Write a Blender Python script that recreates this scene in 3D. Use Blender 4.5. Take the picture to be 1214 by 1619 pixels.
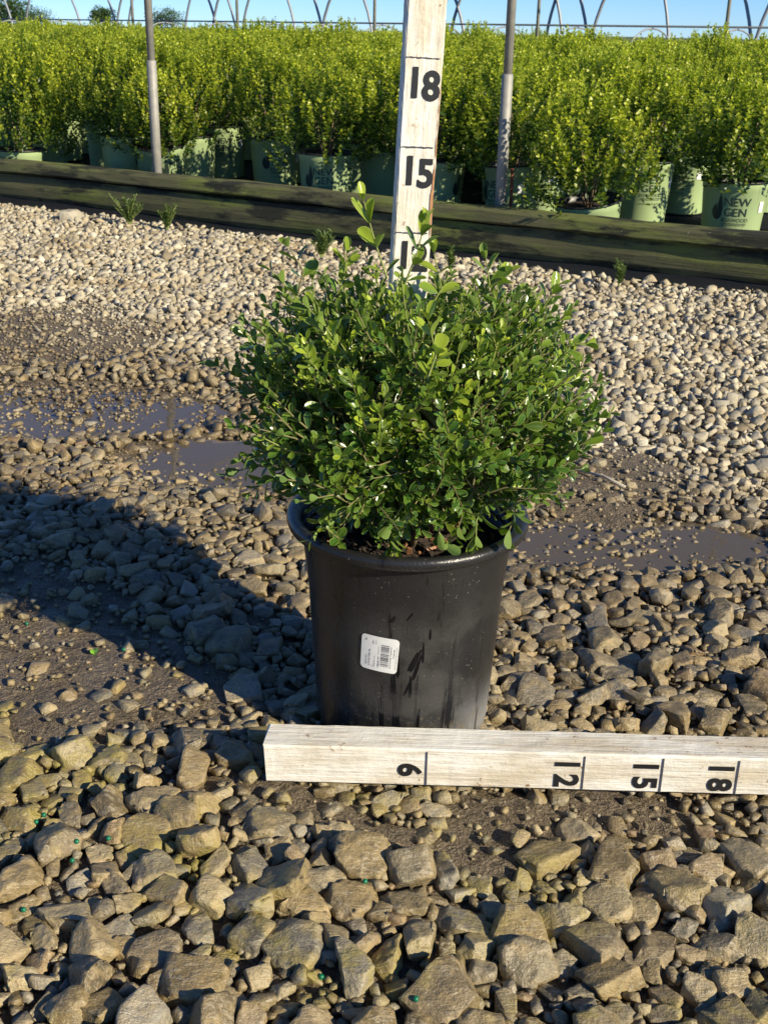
import bpy, bmesh, math, random
import numpy as np
from mathutils import Vector, Matrix, Euler

R = math.radians
rng = np.random.default_rng(7)
random.seed(7)
sc = bpy.context.scene
for o in list(bpy.data.objects):
    bpy.data.objects.remove(o)
COL = sc.collection

# ------------------------------------------------------------------ camera, sky, sun, exposure
PITCH, CAMH, FPX, ROLL = R(22.9), 0.67, 1800.0, R(1.2)
cam_d = bpy.data.cameras.new('camera')
cam = bpy.data.objects.new('camera', cam_d)
COL.objects.link(cam)
cam.location = (0, 0, CAMH)
cam.rotation_euler = (Matrix.Rotation(math.pi / 2 - PITCH, 4, 'X') @ Matrix.Rotation(ROLL, 4, 'Z')).to_euler()
cam_d.sensor_fit = 'VERTICAL'
cam_d.sensor_height = 36.0
cam_d.lens = FPX / 1619.0 * 36.0
cam_d.clip_start = 0.02
cam_d.clip_end = 3000
cam_d.dof.use_dof = True
cam_d.dof.focus_distance = 1.15
cam_d.dof.aperture_fstop = 32
sc.camera = cam

SUN_EL, SUN_AZ = R(27), R(-39)          # azimuth measured from +x towards +y
sun_dir = Vector((math.cos(SUN_EL) * math.cos(SUN_AZ), math.cos(SUN_EL) * math.sin(SUN_AZ), math.sin(SUN_EL)))
world = bpy.data.worlds.new('World')
sc.world = world
world.use_nodes = True
wn, wl = world.node_tree.nodes, world.node_tree.links
wn.clear()
sky = wn.new('ShaderNodeTexSky')
sky.sky_type = 'NISHITA'
sky.sun_disc = False
sky.sun_elevation = SUN_EL
sky.sun_rotation = math.pi / 2 - SUN_AZ      # Nishita: rotation 0 is +y, clockwise
sky.air_density = 1.0
sky.dust_density = 0.0
sky.ozone_density = 10.0
sky.altitude = 3000
bg = wn.new('ShaderNodeBackground')
bg.inputs['Strength'].default_value = 0.10
wo = wn.new('ShaderNodeOutputWorld')
wl.new(sky.outputs[0], bg.inputs[0])
wl.new(bg.outputs[0], wo.inputs[0])

sun_d = bpy.data.lights.new('sun', 'SUN')
sun_d.energy = 5.0
sun_d.angle = R(0.5)
sun_d.color = (1.0, 0.90, 0.69)
sun = bpy.data.objects.new('sun', sun_d)
COL.objects.link(sun)
sun.rotation_euler = sun_dir.to_track_quat('Z', 'Y').to_euler()

sc.view_settings.view_transform = 'Standard'
sc.view_settings.look = 'None'
sc.view_settings.gamma = 1.0
sc.view_settings.use_curve_mapping = False
sc.view_settings.exposure = 0.55
sc.render.engine = 'CYCLES'
sc.cycles.use_denoising = True
sc.cycles.max_bounces = 8
sc.cycles.transparent_max_bounces = 8

# ------------------------------------------------------------------ helpers
def level(x, y):
    """photo pixel -> pixel of the level camera (undo the roll)"""
    c, s_ = math.cos(ROLL), math.sin(ROLL)
    return 607 + (x - 607) * c + (y - 810) * s_, 810 - (x - 607) * s_ + (y - 810) * c

def pix(x, y, D):
    """photo pixel and forward distance -> point"""
    x, y = level(x, y)
    return pix0(x, y, D)

def pix0(x, y, D):
    a = PITCH - math.atan((810.0 - y) / FPX)
    z = CAMH - D * math.tan(a)
    Z = D * math.cos(PITCH) + (CAMH - z) * math.sin(PITCH)
    return Vector(((x - 607.0) / FPX * Z, D, z))

def gnd(x, y, z=0.0):
    """photo pixel -> point of the plane at height z"""
    x, y = level(x, y)
    a = PITCH - math.atan((810.0 - y) / FPX)
    return pix0(x, y, (CAMH - z) / math.tan(a))

def mesh_np(name, V, F, smooth=False, attrs=None):
    """V (n,3); F (m,k) all faces alike or list of lists"""
    me = bpy.data.meshes.new(name)
    V = np.asarray(V, dtype=np.float32)
    if isinstance(F, np.ndarray):
        m, k = F.shape
        me.vertices.add(len(V)); me.vertices.foreach_set('co', V.ravel())
        me.loops.add(m * k); me.loops.foreach_set('vertex_index', F.astype(np.int32).ravel())
        me.polygons.add(m)
        me.polygons.foreach_set('loop_start', np.arange(0, m * k, k, dtype=np.int32))
        me.update(calc_edges=True)
    else:
        me.from_pydata([tuple(v) for v in V], [], [tuple(f) for f in F]); me.update()
    if smooth:
        me.polygons.foreach_set('use_smooth', np.ones(len(me.polygons), dtype=bool))
    for k_, a in (attrs or {}).items():
        at = me.attributes.new(k_, 'FLOAT', 'POINT')
        at.data.foreach_set('value', np.asarray(a, dtype=np.float32).ravel())
    return me

def ob(name, me, mat=None, parent=None, loc=None, rot=None):
    o = bpy.data.objects.new(name, me)
    COL.objects.link(o)
    if mat is not None and me is not None:
        me.materials.clear()
        for m in (mat if isinstance(mat, (list, tuple)) else [mat]):
            me.materials.append(m)
    if parent is not None:
        o.parent = parent
    if loc is not None:
        o.location = loc
    if rot is not None:
        o.rotation_euler = rot
    return o

def tag(o, label=None, cat=None, group=None, kind=None):
    for k, v in (('label', label), ('category', cat), ('group', group), ('kind', kind)):
        if v is not None:
            o[k] = v
    return o

def empty(name, loc=(0, 0, 0), rot=(0, 0, 0)):
    o = bpy.data.objects.new(name, None)
    COL.objects.link(o)
    o.location = loc; o.rotation_euler = rot
    o.empty_display_size = 0.05
    return o

def copy_tree(o, parent=None):
    c = o.copy(); COL.objects.link(c); c.parent = parent
    for ch in list(o.children):
        copy_tree(ch, c)
    return c

class MB:
    """collects shapes of one part"""
    def __init__(s): s.V, s.F, s.n = [], [], 0
    def add(s, V, F):
        V = np.asarray(V, dtype=float)
        s.V.append(V); s.F += [tuple(i + s.n for i in f) for f in F]; s.n += len(V)
    def tube(s, pts, r, n=8, cap=True):
        P = [Vector(p) for p in pts]
        rs = r if isinstance(r, (list, tuple, np.ndarray)) else [r] * len(P)
        V, F = [], []
        ref = None
        for i, p in enumerate(P):
            t = (P[min(i + 1, len(P) - 1)] - P[max(i - 1, 0)]).normalized()
            if ref is None:
                ref = t.orthogonal().normalized()
            ref = (ref - t * ref.dot(t)).normalized()
            b = t.cross(ref)
            for k in range(n):
                a = 2 * math.pi * k / n
                V.append(p + (ref * math.cos(a) + b * math.sin(a)) * rs[i])
        for i in range(len(P) - 1):
            for k in range(n):
                F.append((i * n + k, i * n + (k + 1) % n, (i + 1) * n + (k + 1) % n, (i + 1) * n + k))
        if cap:
            F.append(tuple(range(n - 1, -1, -1))); F.append(tuple((len(P) - 1) * n + k for k in range(n)))
        s.add([tuple(v) for v in V], F)
    def lathe(s, prof, n=48):
        V, F = [], []
        for (r, z) in prof:
            for k in range(n):
                a = 2 * math.pi * k / n
                V.append((r * math.cos(a), r * math.sin(a), z))
        for i in range(len(prof) - 1):
            for k in range(n):
                F.append((i * n + k, i * n + (k + 1) % n, (i + 1) * n + (k + 1) % n, (i + 1) * n + k))
        s.add(V, F)
    def mesh(s, name, smooth=False):
        return mesh_np(name, np.concatenate(s.V), s.F, smooth)

# ------------------------------------------------------------------ node material helper
class NM:
    def __init__(s, name):
        s.m = bpy.data.materials.new(name); s.m.use_nodes = True
        s.t = s.m.node_tree; s.t.nodes.clear()
        s.out = s.t.nodes.new('ShaderNodeOutputMaterial')
    def n(s, typ, **kw):
        nd = s.t.nodes.new(typ)
        for k, v in kw.items():
            if hasattr(nd, k) and k not in ('inputs',):
                setattr(nd, k, v)
            else:
                nd.inputs[k].default_value = v
        return nd
    def l(s, a, b): s.t.links.new(a, b)
    def setin(s, sock, v):
        if hasattr(v, 'is_output') or isinstance(v, bpy.types.NodeSocket): s.l(v, sock)
        else: sock.default_value = v
    def math(s, op, a, b=None, clamp=False):
        nd = s.t.nodes.new('ShaderNodeMath'); nd.operation = op; nd.use_clamp = clamp
        s.setin(nd.inputs[0], a)
        if b is not None: s.setin(nd.inputs[1], b)
        return nd.outputs[0]
    def mix(s, f, a, b, blend='MIX'):
        nd = s.t.nodes.new('ShaderNodeMix'); nd.data_type = 'RGBA'; nd.blend_type = blend
        s.setin(nd.inputs[0], f); s.setin(nd.inputs[6], c4(a)); s.setin(nd.inputs[7], c4(b))
        return nd.outputs[2]
    def mixf(s, f, a, b):
        nd = s.t.nodes.new('ShaderNodeMix'); nd.data_type = 'FLOAT'
        s.setin(nd.inputs[0], f); s.setin(nd.inputs[2], a); s.setin(nd.inputs[3], b)
        return nd.outputs[0]
    def noise(s, scale, detail=4, rough=0.55, vec=None, dist=0.0):
        nd = s.t.nodes.new('ShaderNodeTexNoise')
        nd.inputs['Scale'].default_value = scale; nd.inputs['Detail'].default_value = detail
        nd.inputs['Roughness'].default_value = rough; nd.inputs['Distortion'].default_value = dist
        if vec is not None: s.l(vec, nd.inputs['Vector'])
        return nd.outputs['Fac']
    def voro(s, scale, vec=None, feature='F1', out='Distance'):
        nd = s.t.nodes.new('ShaderNodeTexVoronoi'); nd.feature = feature
        nd.inputs['Scale'].default_value = scale
        if vec is not None: s.l(vec, nd.inputs['Vector'])
        return nd.outputs[out]
    def ramp(s, f, stops, interp='LINEAR'):
        nd = s.t.nodes.new('ShaderNodeValToRGB'); cr = nd.color_ramp; cr.interpolation = interp
        while len(cr.elements) < len(stops): cr.elements.new(0.5)
        for e, (p, c) in zip(cr.elements, stops):
            e.position = p; e.color = c4(c)
        s.l(f, nd.inputs[0]); return nd.outputs[0]
    def step(s, v, a, b):
        nd = s.t.nodes.new('ShaderNodeMapRange'); nd.interpolation_type = 'SMOOTHSTEP'
        s.setin(nd.inputs[0], v); nd.inputs[1].default_value = a; nd.inputs[2].default_value = b
        return nd.outputs[0]
    def pos(s): return s.t.nodes.new('ShaderNodeNewGeometry').outputs['Position']
    def obj(s): return s.t.nodes.new('ShaderNodeTexCoord').outputs['Object']
    def mapv(s, vec, scale=(1, 1, 1), loc=(0, 0, 0)):
        nd = s.t.nodes.new('ShaderNodeMapping'); nd.inputs['Scale'].default_value = scale
        nd.inputs['Location'].default_value = loc
        s.l(vec, nd.inputs['Vector']); return nd.outputs[0]
    def sep(s, vec):
        nd = s.t.nodes.new('ShaderNodeSeparateXYZ'); s.l(vec, nd.inputs[0]); return nd.outputs
    def attr(s, name):
        nd = s.t.nodes.new('ShaderNodeAttribute'); nd.attribute_name = name; return nd.outputs['Fac']
    def bump(s, h, strength=0.4, dist=0.01):
        nd = s.t.nodes.new('ShaderNodeBump'); nd.inputs['Strength'].default_value = strength
        nd.inputs['Distance'].default_value = dist; s.l(h, nd.inputs['Height']); return nd.outputs[0]
    def pbr(s, col, rough=0.6, metal=0.0, normal=None, spec=None, final=True):
        nd = s.t.nodes.new('ShaderNodeBsdfPrincipled')
        s.setin(nd.inputs['Base Color'], c4(col)); s.setin(nd.inputs['Roughness'], rough)
        s.setin(nd.inputs['Metallic'], metal)
        if spec is not None: s.setin(nd.inputs['Specular IOR Level'], spec)
        if normal is not None: s.l(normal, nd.inputs['Normal'])
        if final: s.l(nd.outputs[0], s.out.inputs[0])
        return nd.outputs[0]

def c4(c):
    if isinstance(c, (tuple, list)) and len(c) == 3: return (c[0], c[1], c[2], 1.0)
    return c

def dryness(k):
    """how dry the yard is at the world position: pale dry gravel towards the bed, wet tracks in front of it"""
    p = k.pos(); x, y, z = k.sep(p)
    b = k.math('ADD', y, k.math('MULTIPLY', x, 0.72))
    nz = k.noise(2.6, 3, 0.6, p)
    b = k.math('ADD', b, k.math('MULTIPLY', k.math('SUBTRACT', nz, 0.5), 0.9))
    return p, k.step(b, 1.95, 2.35), y, x

def stone_mat(name, objrand=False):
    k = NM(name)
    r = k.n('ShaderNodeObjectInfo').outputs['Random'] if objrand else k.attr('rnd')
    p, dry, y, x = dryness(k)
    base = k.ramp(r, [(0.0, (0.080, 0.064, 0.038)), (0.12, (0.200, 0.148, 0.066)), (0.24, (0.225, 0.185, 0.108)), (0.36, (0.100, 0.090, 0.068)), (0.46, (0.31, 0.28, 0.215)),
                      (0.56, (0.30, 0.220, 0.100)), (0.67, (0.180, 0.138, 0.076)), (0.78, (0.145, 0.128, 0.094)), (0.89, (0.36, 0.295, 0.170)), (1.0, (0.185, 0.118, 0.062))])
    n1 = k.noise(55, 5, 0.65, p)
    n2 = k.noise(190, 4, 0.6, p)
    n3 = k.noise(620, 3, 0.7, p)
    st_ = k.noise(1.0, 4, 0.6, k.mapv(p, (60, 190, 130)), 1.5)
    base = k.mix(k.step(n1, 0.40, 0.72), base, k.mix(0.62, base, (0.44, 0.32, 0.15)))
    base = k.mix(k.step(st_, 0.52, 0.66), base, k.mix(0.5, base, (0.42, 0.36, 0.26)))
    base = k.mix(k.math('MULTIPLY', k.step(n3, 0.56, 0.68), 0.40), base, (0.50, 0.40, 0.25))
    base = k.mix(k.math('MULTIPLY', k.step(n3, 0.44, 0.34), 0.40), base, (0.06, 0.045, 0.03))
    base = k.mix(k.step(n2, 0.52, 0.7), base, k.mix(0.45, base, (0.075, 0.06, 0.045)))
    pale = k.ramp(r, [(0.0, (0.20, 0.16, 0.10)), (0.2, (0.50, 0.43, 0.29)), (0.4, (0.33, 0.30, 0.24)), (0.6, (0.60, 0.53, 0.38)), (0.75, (0.42, 0.34, 0.21)), (0.9, (0.68, 0.62, 0.48)), (1.0, (0.26, 0.21, 0.14))])
    pale = k.mix(k.math('MULTIPLY', k.step(n1, 0.45, 0.75), 0.5), pale, (0.34, 0.27, 0.17))
    pale = k.mix(k.math('MULTIPLY', k.step(n3, 0.46, 0.34), 0.4), pale, (0.20, 0.16, 0.10))
    pale = k.mix(k.math('MULTIPLY', k.step(k.noise(3.5, 4, 0.65, p), 0.48, 0.68), 0.55), pale, k.mix(1.0, pale, (0.62, 0.52, 0.38), 'MULTIPLY'))
    col = k.mix(dry, base, pale)
    # yellow-green algae on the stones near the front left
    a = k.step(k.noise(7.0, 3, 0.6, p), 0.46, 0.62)
    zone = k.math('MULTIPLY', k.step(k.math('ADD', y, k.math('MULTIPLY', x, 0.8)), 1.15, 0.75), a)
    col = k.mix(k.math('MULTIPLY', k.math('MULTIPLY', zone, k.step(n1, 0.35, 0.6)), 0.7), col, (0.28, 0.235, 0.045))
    wet = k.math('SUBTRACT', 1.0, dry)
    wetn = k.math('MULTIPLY', wet, k.step(k.noise(4.0, 3, 0.5, p), 0.38, 0.62))
    mid = k.math('MULTIPLY', wetn, k.step(y, 0.85, 1.35))
    col = k.mix(k.math('MULTIPLY', mid, 0.45), col, k.mix(1.0, col, (0.45, 0.38, 0.30), 'MULTIPLY'))
    rough = k.mixf(dry, k.mixf(wetn, 0.58, 0.28), 0.88)
    h = k.math('ADD', k.math('ADD', k.math('MULTIPLY', n1, 0.8), k.math('MULTIPLY', st_, .5)), k.math('ADD', k.math('MULTIPLY', n2, 0.5), k.math('MULTIPLY', n3, .2)))
    k.pbr(col, rough, normal=k.bump(h, 0.62, 0.0055), spec=0.5)
    return k.m

def mud_mat():
    k = NM('wet_mud')
    p, dry, y, x = dryness(k)
    n1 = k.noise(9, 5, 0.6, p); n2 = k.noise(70, 4, 0.7, p); n3 = k.noise(300, 3, 0.7, p)
    col = k.mix(n1, (0.095, 0.069, 0.041), (0.185, 0.138, 0.082))
    col = k.mix(k.step(n3, 0.5, 0.66), col, (0.30, 0.235, 0.15))
    col = k.mix(k.math('MULTIPLY', k.step(n2, 0.5, 0.36), .6), col, (0.045, 0.034, 0.022))
    far = k.step(y, 12.0, 20.0)
    vc = k.n('ShaderNodeTexVoronoi'); vc.inputs['Scale'].default_value = 42; k.l(p, vc.inputs['Vector'])
    vr = k.sep(vc.outputs['Color'])[0]; gap = k.step(vc.outputs['Distance'], 0.62, 0.42)
    ax_ = k.math('ABSOLUTE', x)
    beyond = k.step(k.math('SUBTRACT', ax_, k.math('MULTIPLY', y, 0.36)), 0.50, 0.66)
    grav = k.mix(dry, k.ramp(vr, [(0, (0.09, 0.07, 0.045)), (.5, (0.26, 0.20, 0.11)), (1, (0.33, 0.27, 0.17))]), k.ramp(vr, [(0, (0.24, 0.20, 0.13)), (.5, (0.50, 0.44, 0.31)), (1, (0.62, 0.56, 0.42))]))
    grav = k.mix(gap, (0.06, 0.045, 0.03), grav)
    col = k.mix(k.math('MULTIPLY', dry, 0.55), col, (0.26, 0.22, 0.16))
    col = k.mix(beyond, col, grav)
    col = k.mix(far, col, (0.10, 0.12, 0.045))
    rough = k.mixf(dry, k.mixf(k.step(n1, 0.4, 0.6), 0.62, 0.40), 0.9)
    h = k.math('ADD', k.math('ADD', n2, k.math('MULTIPLY', n3, 0.5)), k.math('MULTIPLY', k.math('MULTIPLY', beyond, gap), 1.5))
    k.pbr(col, rough, normal=k.bump(h, 1.0, 0.012))
    return k.m

def water_mat():
    k = NM('puddle_water')
    p = k.pos()
    nb = k.bump(k.noise(30, 2, 0.5, p), 0.035, 0.01)
    gl = k.n('ShaderNodeBsdfGlossy'); gl.inputs['Roughness'].default_value = 0.03
    k.l(nb, gl.inputs['Normal'])
    tr = k.n('ShaderNodeBsdfTransparent'); tr.inputs[0].default_value = (0.80, 0.71, 0.58, 1)
    df = k.n('ShaderNodeBsdfDiffuse'); df.inputs[0].default_value = (0.25, 0.20, 0.14, 1)
    m0 = k.n('ShaderNodeMixShader'); m0.inputs[0].default_value = 0.42
    k.l(tr.outputs[0], m0.inputs[1]); k.l(df.outputs[0], m0.inputs[2])
    fr = k.n('ShaderNodeFresnel'); fr.inputs['IOR'].default_value = 1.36
    ms = k.n('ShaderNodeMixShader')
    k.l(k.math('ADD', k.math('MULTIPLY', fr.outputs[0], 1.0), 0.02, clamp=True), ms.inputs[0]); k.l(m0.outputs[0], ms.inputs[1]); k.l(gl.outputs[0], ms.inputs[2])
    k.l(ms.outputs[0], k.out.inputs[0])
    return k.m

def leaf_mat(name, objmode=False, dark=(0.016, 0.060, 0.009), mid=(0.068, 0.155, 0.018), young=(0.40, 0.48, 0.038), edge=True, gloss=0.26, trans=0.25):
    k = NM(name)
    if objmode:
        oi = k.n('ShaderNodeObjectInfo'); r = oi.outputs['Random']
        y = k.sep(oi.outputs['Color'])[0]
    else:
        r = k.attr('rnd'); y = k.attr('young')
    col = k.mix(r, dark, mid)
    col = k.mix(y, col, young)
    geo = k.n('ShaderNodeNewGeometry')
    if edge:
        e = k.attr('edge')
        ev = k.step(e, 0.74, 0.98)
        col = k.mix(k.math('MULTIPLY', ev, 0.75), col, k.mix(0.8, col, (0.36, 0.44, 0.11)))
        rib = k.step(e, 0.10, 0.0)
        col = k.mix(k.math('MULTIPLY', rib, 0.45), col, (0.16, 0.26, 0.06))
    col = k.mix(geo.outputs['Backfacing'], col, k.mix(0.55, col, (0.14, 0.22, 0.055)))
    ro = k.mixf(geo.outputs['Backfacing'], gloss, 0.6)
    nb = k.bump(k.noise(320, 2, 0.5, k.obj() if not objmode else k.pos()), 0.12, 0.002)
    b = k.pbr(col, ro, normal=nb, spec=0.5, final=False)
    t = k.n('ShaderNodeBsdfTranslucent')
    k.l(k.mix(1.0, col, (1.6, 1.75, 0.75), 'MULTIPLY'), t.inputs[0])
    ms = k.n('ShaderNodeMixShader'); ms.inputs[0].default_value = trans
    k.l(b, ms.inputs[1]); k.l(t.outputs[0], ms.inputs[2]); k.l(ms.outputs[0], k.out.inputs[0])
    return k.m

def simple(name, col, rough=0.6, metal=0.0, var=0.15, scale=40, bump=0.0, spec=None):
    k = NM(name); p = k.pos()
    n = k.noise(scale, 5, 0.6, p)
    c = k.mix(n, tuple(v * (1 - var) for v in col), tuple(min(1, v * (1 + var)) for v in col))
    k.pbr(c, rough, metal, normal=k.bump(n, bump, 0.004) if bump else None, spec=spec)
    return k.m

def paint_mat(name, axis):
    """old white paint on a planed stick, grain along the given object axis"""
    k = NM(name); o = k.obj()
    s = [60, 60, 60]; s[axis] = 5
    g = k.noise(3.0, 6, 0.65, k.mapv(o, s))
    s2 = [25, 25, 25]; s2[axis] = 7
    d = k.noise(1.0, 5, 0.7, k.mapv(o, s2))
    f = k.noise(90, 4, 0.7, o)
    col = k.mix(k.step(d, 0.36, 0.68), (0.80, 0.77, 0.69), (0.58, 0.50, 0.37))
    col = k.mix(k.math('MULTIPLY', k.step(g, 0.50, 0.68), 0.5), col, (0.42, 0.34, 0.24))
    chip = k.math('MULTIPLY', k.step(f, 0.62, 0.66), k.step(d, 0.46, 0.56))
    col = k.mix(chip, col, (0.27, 0.16, 0.085))
    e = k.n('ShaderNodeNewGeometry')
    h = k.math('ADD', g, k.math('MULTIPLY', f, 0.4))
    k.pbr(col, 0.62, normal=k.bump(h, 0.6, 0.004))
    return k.m

def wood_mat():
    k = NM('mossy_timber'); p = k.obj()
    g = k.noise(2.0, 6, 0.65, k.mapv(p, (3, 50, 60)))
    a = k.noise(2.3, 5, 0.65, k.mapv(p, (1, 3, 5)))
    m = k.noise(60, 4, 0.7, p)
    col = k.mix(g, (0.050, 0.050, 0.020), (0.135, 0.130, 0.058))
    col = k.mix(k.step(a, 0.44, 0.64), col, k.mix(g, (0.090, 0.110, 0.017), (0.19, 0.215, 0.045)))
    col = k.mix(k.step(k.noise(3.1, 5, 0.7, k.mapv(p, (1, 2, 4), (5, 2, 1))), 0.48, 0.60), col, (0.018, 0.019, 0.009))
    col = k.mix(k.step(m, 0.68, 0.74), col, (0.30, 0.29, 0.20))
    k.pbr(col, 0.8, normal=k.bump(k.math('ADD', g, k.math('MULTIPLY', m, 0.3)), 0.6, 0.006))
    return k.m

def black_pot_mat():
    k = NM('black_plastic'); o = k.obj()
    x, y, z = k.sep(o)
    d = k.noise(14, 5, 0.65, o); sp = k.voro(260, o); f = k.noise(420, 3, 0.6, o)
    st = k.noise(1.0, 4, 0.7, k.mapv(o, (75, 75, 6)))
    col = k.mix(d, (0.010, 0.010, 0.011), (0.026, 0.025, 0.024))
    dust = k.math('MULTIPLY', k.step(d, 0.42, 0.66), k.step(z, 0.21, 0.12))
    col = k.mix(k.math('MULTIPLY', dust, 0.5), col, (0.060, 0.056, 0.050))
    spk = k.math('MULTIPLY', k.step(sp, 0.17, 0.06), k.step(k.noise(45, 4, 0.7, o), 0.50, 0.64))
    col = k.mix(spk, col, (0.30, 0.28, 0.24))
    lime = k.math('MULTIPLY', k.step(z, 0.075, 0.004), k.step(k.math('ADD', x, k.math('MULTIPLY', d, 0.05)), 0.055, 0.11))
    col = k.mix(k.math('MULTIPLY', lime, 0.6), col, (0.33, 0.33, 0.33))
    spl = k.math('MULTIPLY', k.step(k.noise(150, 4, 0.7, o), 0.56, 0.64), k.step(k.math('ADD', z, k.math('MULTIPLY', d, -.05)), 0.045, -0.015))
    col = k.mix(k.math('MULTIPLY', spl, .8), col, (0.16, 0.125, 0.08))
    col = k.mix(k.math('MULTIPLY', k.step(st, 0.57, 0.66), 0.85), col, (0.008, 0.008, 0.009))
    ro = k.mixf(k.step(st, 0.57, 0.66), k.mixf(dust, 0.30, 0.52), 0.18)
    k.pbr(col, ro, normal=k.bump(k.math('ADD', f, k.math('MULTIPLY', d, 2.0)), 0.18, 0.003))
    return k.m

def green_pot_mat():
    k = NM('green_plastic'); o = k.obj()
    d = k.noise(9, 4, 0.6, o)
    st = k.noise(1.0, 4, 0.7, k.mapv(o, (60, 60, 5)))
    col = k.mix(d, (0.34, 0.44, 0.20), (0.40, 0.51, 0.25))
    col = k.mix(k.math('MULTIPLY', k.step(st, 0.55, 0.7), 0.35), col, (0.20, 0.24, 0.13))
    k.pbr(col, 0.45, normal=k.bump(d, 0.1, 0.003))
    return k.m

M = {}
M['stone'] = stone_mat('gravel_stone'); M['stone_obj'] = stone_mat('loose_stone', True)
M['mud'] = mud_mat(); M['water'] = water_mat()
M['leaf'] = leaf_mat('boxwood_leaf'); M['leaf_obj'] = leaf_mat('boxwood_leaf_single', True)
M['bedleaf'] = leaf_mat('bed_boxwood_leaf', dark=(0.014, 0.042, 0.008), mid=(0.060, 0.125, 0.014), young=(0.56, 0.58, 0.04), edge=False, gloss=0.40, trans=.42)
M['treeleaf'] = leaf_mat('tree_leaf', dark=(0.020, 0.050, 0.012), mid=(0.055, 0.10, 0.025), young=(0.10, 0.16, 0.04), edge=False, gloss=0.6)
M['weed'] = leaf_mat('weed_leaf', dark=(0.05, 0.10, 0.02), mid=(0.12, 0.19, 0.05), young=(0.22, 0.26, 0.08), edge=False, gloss=0.5)
M['bark'] = simple('twig_bark', (0.20, 0.145, 0.085), 0.8, var=0.4, scale=120, bump=0.4)
M['greenstem'] = simple('green_stem', (0.24, 0.27, 0.075), 0.55, var=0.3, scale=60)
M['twig'] = simple('young_bark', (0.17, 0.15, 0.06), 0.7, var=0.4, scale=120)
M['trunk'] = simple('tree_bark', (0.10, 0.08, 0.06), 0.9, var=0.3, scale=6)
M['soil'] = simple('potting_soil', (0.030, 0.020, 0.013), 0.9, var=0.6, scale=160, bump=0.9)
M['chip'] = simple('bark_chip', (0.26, 0.12, 0.055), 0.6, var=0.6, scale=90, bump=0.5)
M['paint_h'] = paint_mat('white_paint_floor_stick', 0); M['paint_v'] = paint_mat('white_paint_upright_stick', 2)
M['digit'] = simple('black_vinyl', (0.012, 0.012, 0.013), 0.45, var=0.3, scale=200)
M['ink'] = simple('marker_ink', (0.05, 0.05, 0.07), 0.7, var=0.6, scale=400)
M['barewood'] = simple('bare_wood', (0.40, 0.20, 0.09), 0.8, var=0.4, scale=80, bump=0.3)
M['wood'] = wood_mat()
M['pot'] = black_pot_mat(); M['wetdrip'] = simple('water_streak', (0.006, 0.006, 0.007), 0.12, var=0.2)
M['greenpot'] = green_pot_mat()
M['potblack'] = simple('pot_inner_black', (0.016, 0.016, 0.017), 0.42, var=0.4, scale=60)
M['print'] = simple('pot_print', (0.018, 0.032, 0.022), 0.5, var=0.3, scale=90)
M['paper'] = simple('label_paper', (0.74, 0.73, 0.69), 0.55, var=0.06, scale=200)
M['barink'] = simple('label_ink', (0.13, 0.12, 0.13), 0.6, var=0.5, scale=700)
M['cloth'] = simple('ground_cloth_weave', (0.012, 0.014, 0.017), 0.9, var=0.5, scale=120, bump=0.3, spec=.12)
M['steel'] = simple('galvanised_steel', (0.30, 0.285, 0.25), 0.6, 0.15, var=0.4, scale=30, bump=0.1)
M['pipe'] = simple('grey_pipe', (0.30, 0.31, 0.32), 0.55, 0.3, var=0.2, scale=8)
M['darkpipe'] = simple('dull_dark_pipe', (0.11, 0.12, 0.13), 0.6, 0.2, var=0.3, scale=8)
M['rust'] = simple('rusty_iron', (0.20, 0.055, 0.025), 0.85, var=0.5, scale=120, bump=0.4)
M['bead'] = simple('green_bead', (0.003, 0.13, 0.06), 0.35, var=0.2)
M['deadleaf'] = simple('dead_leaf', (0.33, 0.17, 0.07), 0.7, var=0.4, scale=200)
M['lime'] = simple('fresh_leaf_scrap', (0.24, 0.48, 0.03), 0.5, var=0.2, scale=200)
M['drytwig'] = simple('dry_twig', (0.38, 0.34, 0.27), 0.8, var=0.3, scale=150)

# ------------------------------------------------------------------ layout constants
POT = Vector((0.0235, 1.045, 0.0))
BL, BR = gnd(0, 314), gnd(1214, 455)                 # foot line of the timber edging
U = (BR - BL).normalized()                            # along the edging, to the right and nearer
VV = Vector((-U.y, U.x, 0))                           # away from the camera, into the bed
def bed(u, v, z=0.0):
    p = BL + U * u + VV * v
    return Vector((p.x, p.y, z))
def bed_uv(p):
    d = Vector((p.x, p.y, 0)) - BL
    return d.dot(U), d.dot(VV)
BEDLEN = (BR - BL).length

MUD = [  # muddy spots where stones are sunk: centre px, half sizes in metres, strength
    (40, 520, .30, .26, .95), (95, 1030, .20, .115, .85), (230, 1075, .13, .07, .6), (945, 735, .12, .17, .9), (870, 690, .12, .15, .7),
    (560, 1275, .09, .035, .8), (30, 930, .12, .08, .6), (830, 1300, .07, .05, .5), (1010, 1270, .06, .04, .5)]
MUD = [(gnd(a, b), c, d, e) for a, b, c, d, e in MUD]
PUD = [  # puddles: centre px, half sizes
    (60, 632, .34, .17), (360, 718, .17, .13), (950, 838, .24, .10)]
PUD = [(gnd(a, b), c, d) for a, b, c, d in PUD]
GZ = -0.017
def mudness(x, y):
    m = np.zeros_like(x)
    x, y = x + .035 * np.sin(y * 23 + 2 * x) + .02 * np.sin(x * 41 + y * 13), y + .035 * np.sin(x * 19 + 1) + .02 * np.sin(y * 37 + x * 29)
    for c, a, b, s in MUD:
        q = ((x - c.x) / a) ** 2 + ((y - c.y) / b) ** 2
        m = np.maximum(m, s * np.clip(1.5 - q * 0.9, 0, 1))
    return m
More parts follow.
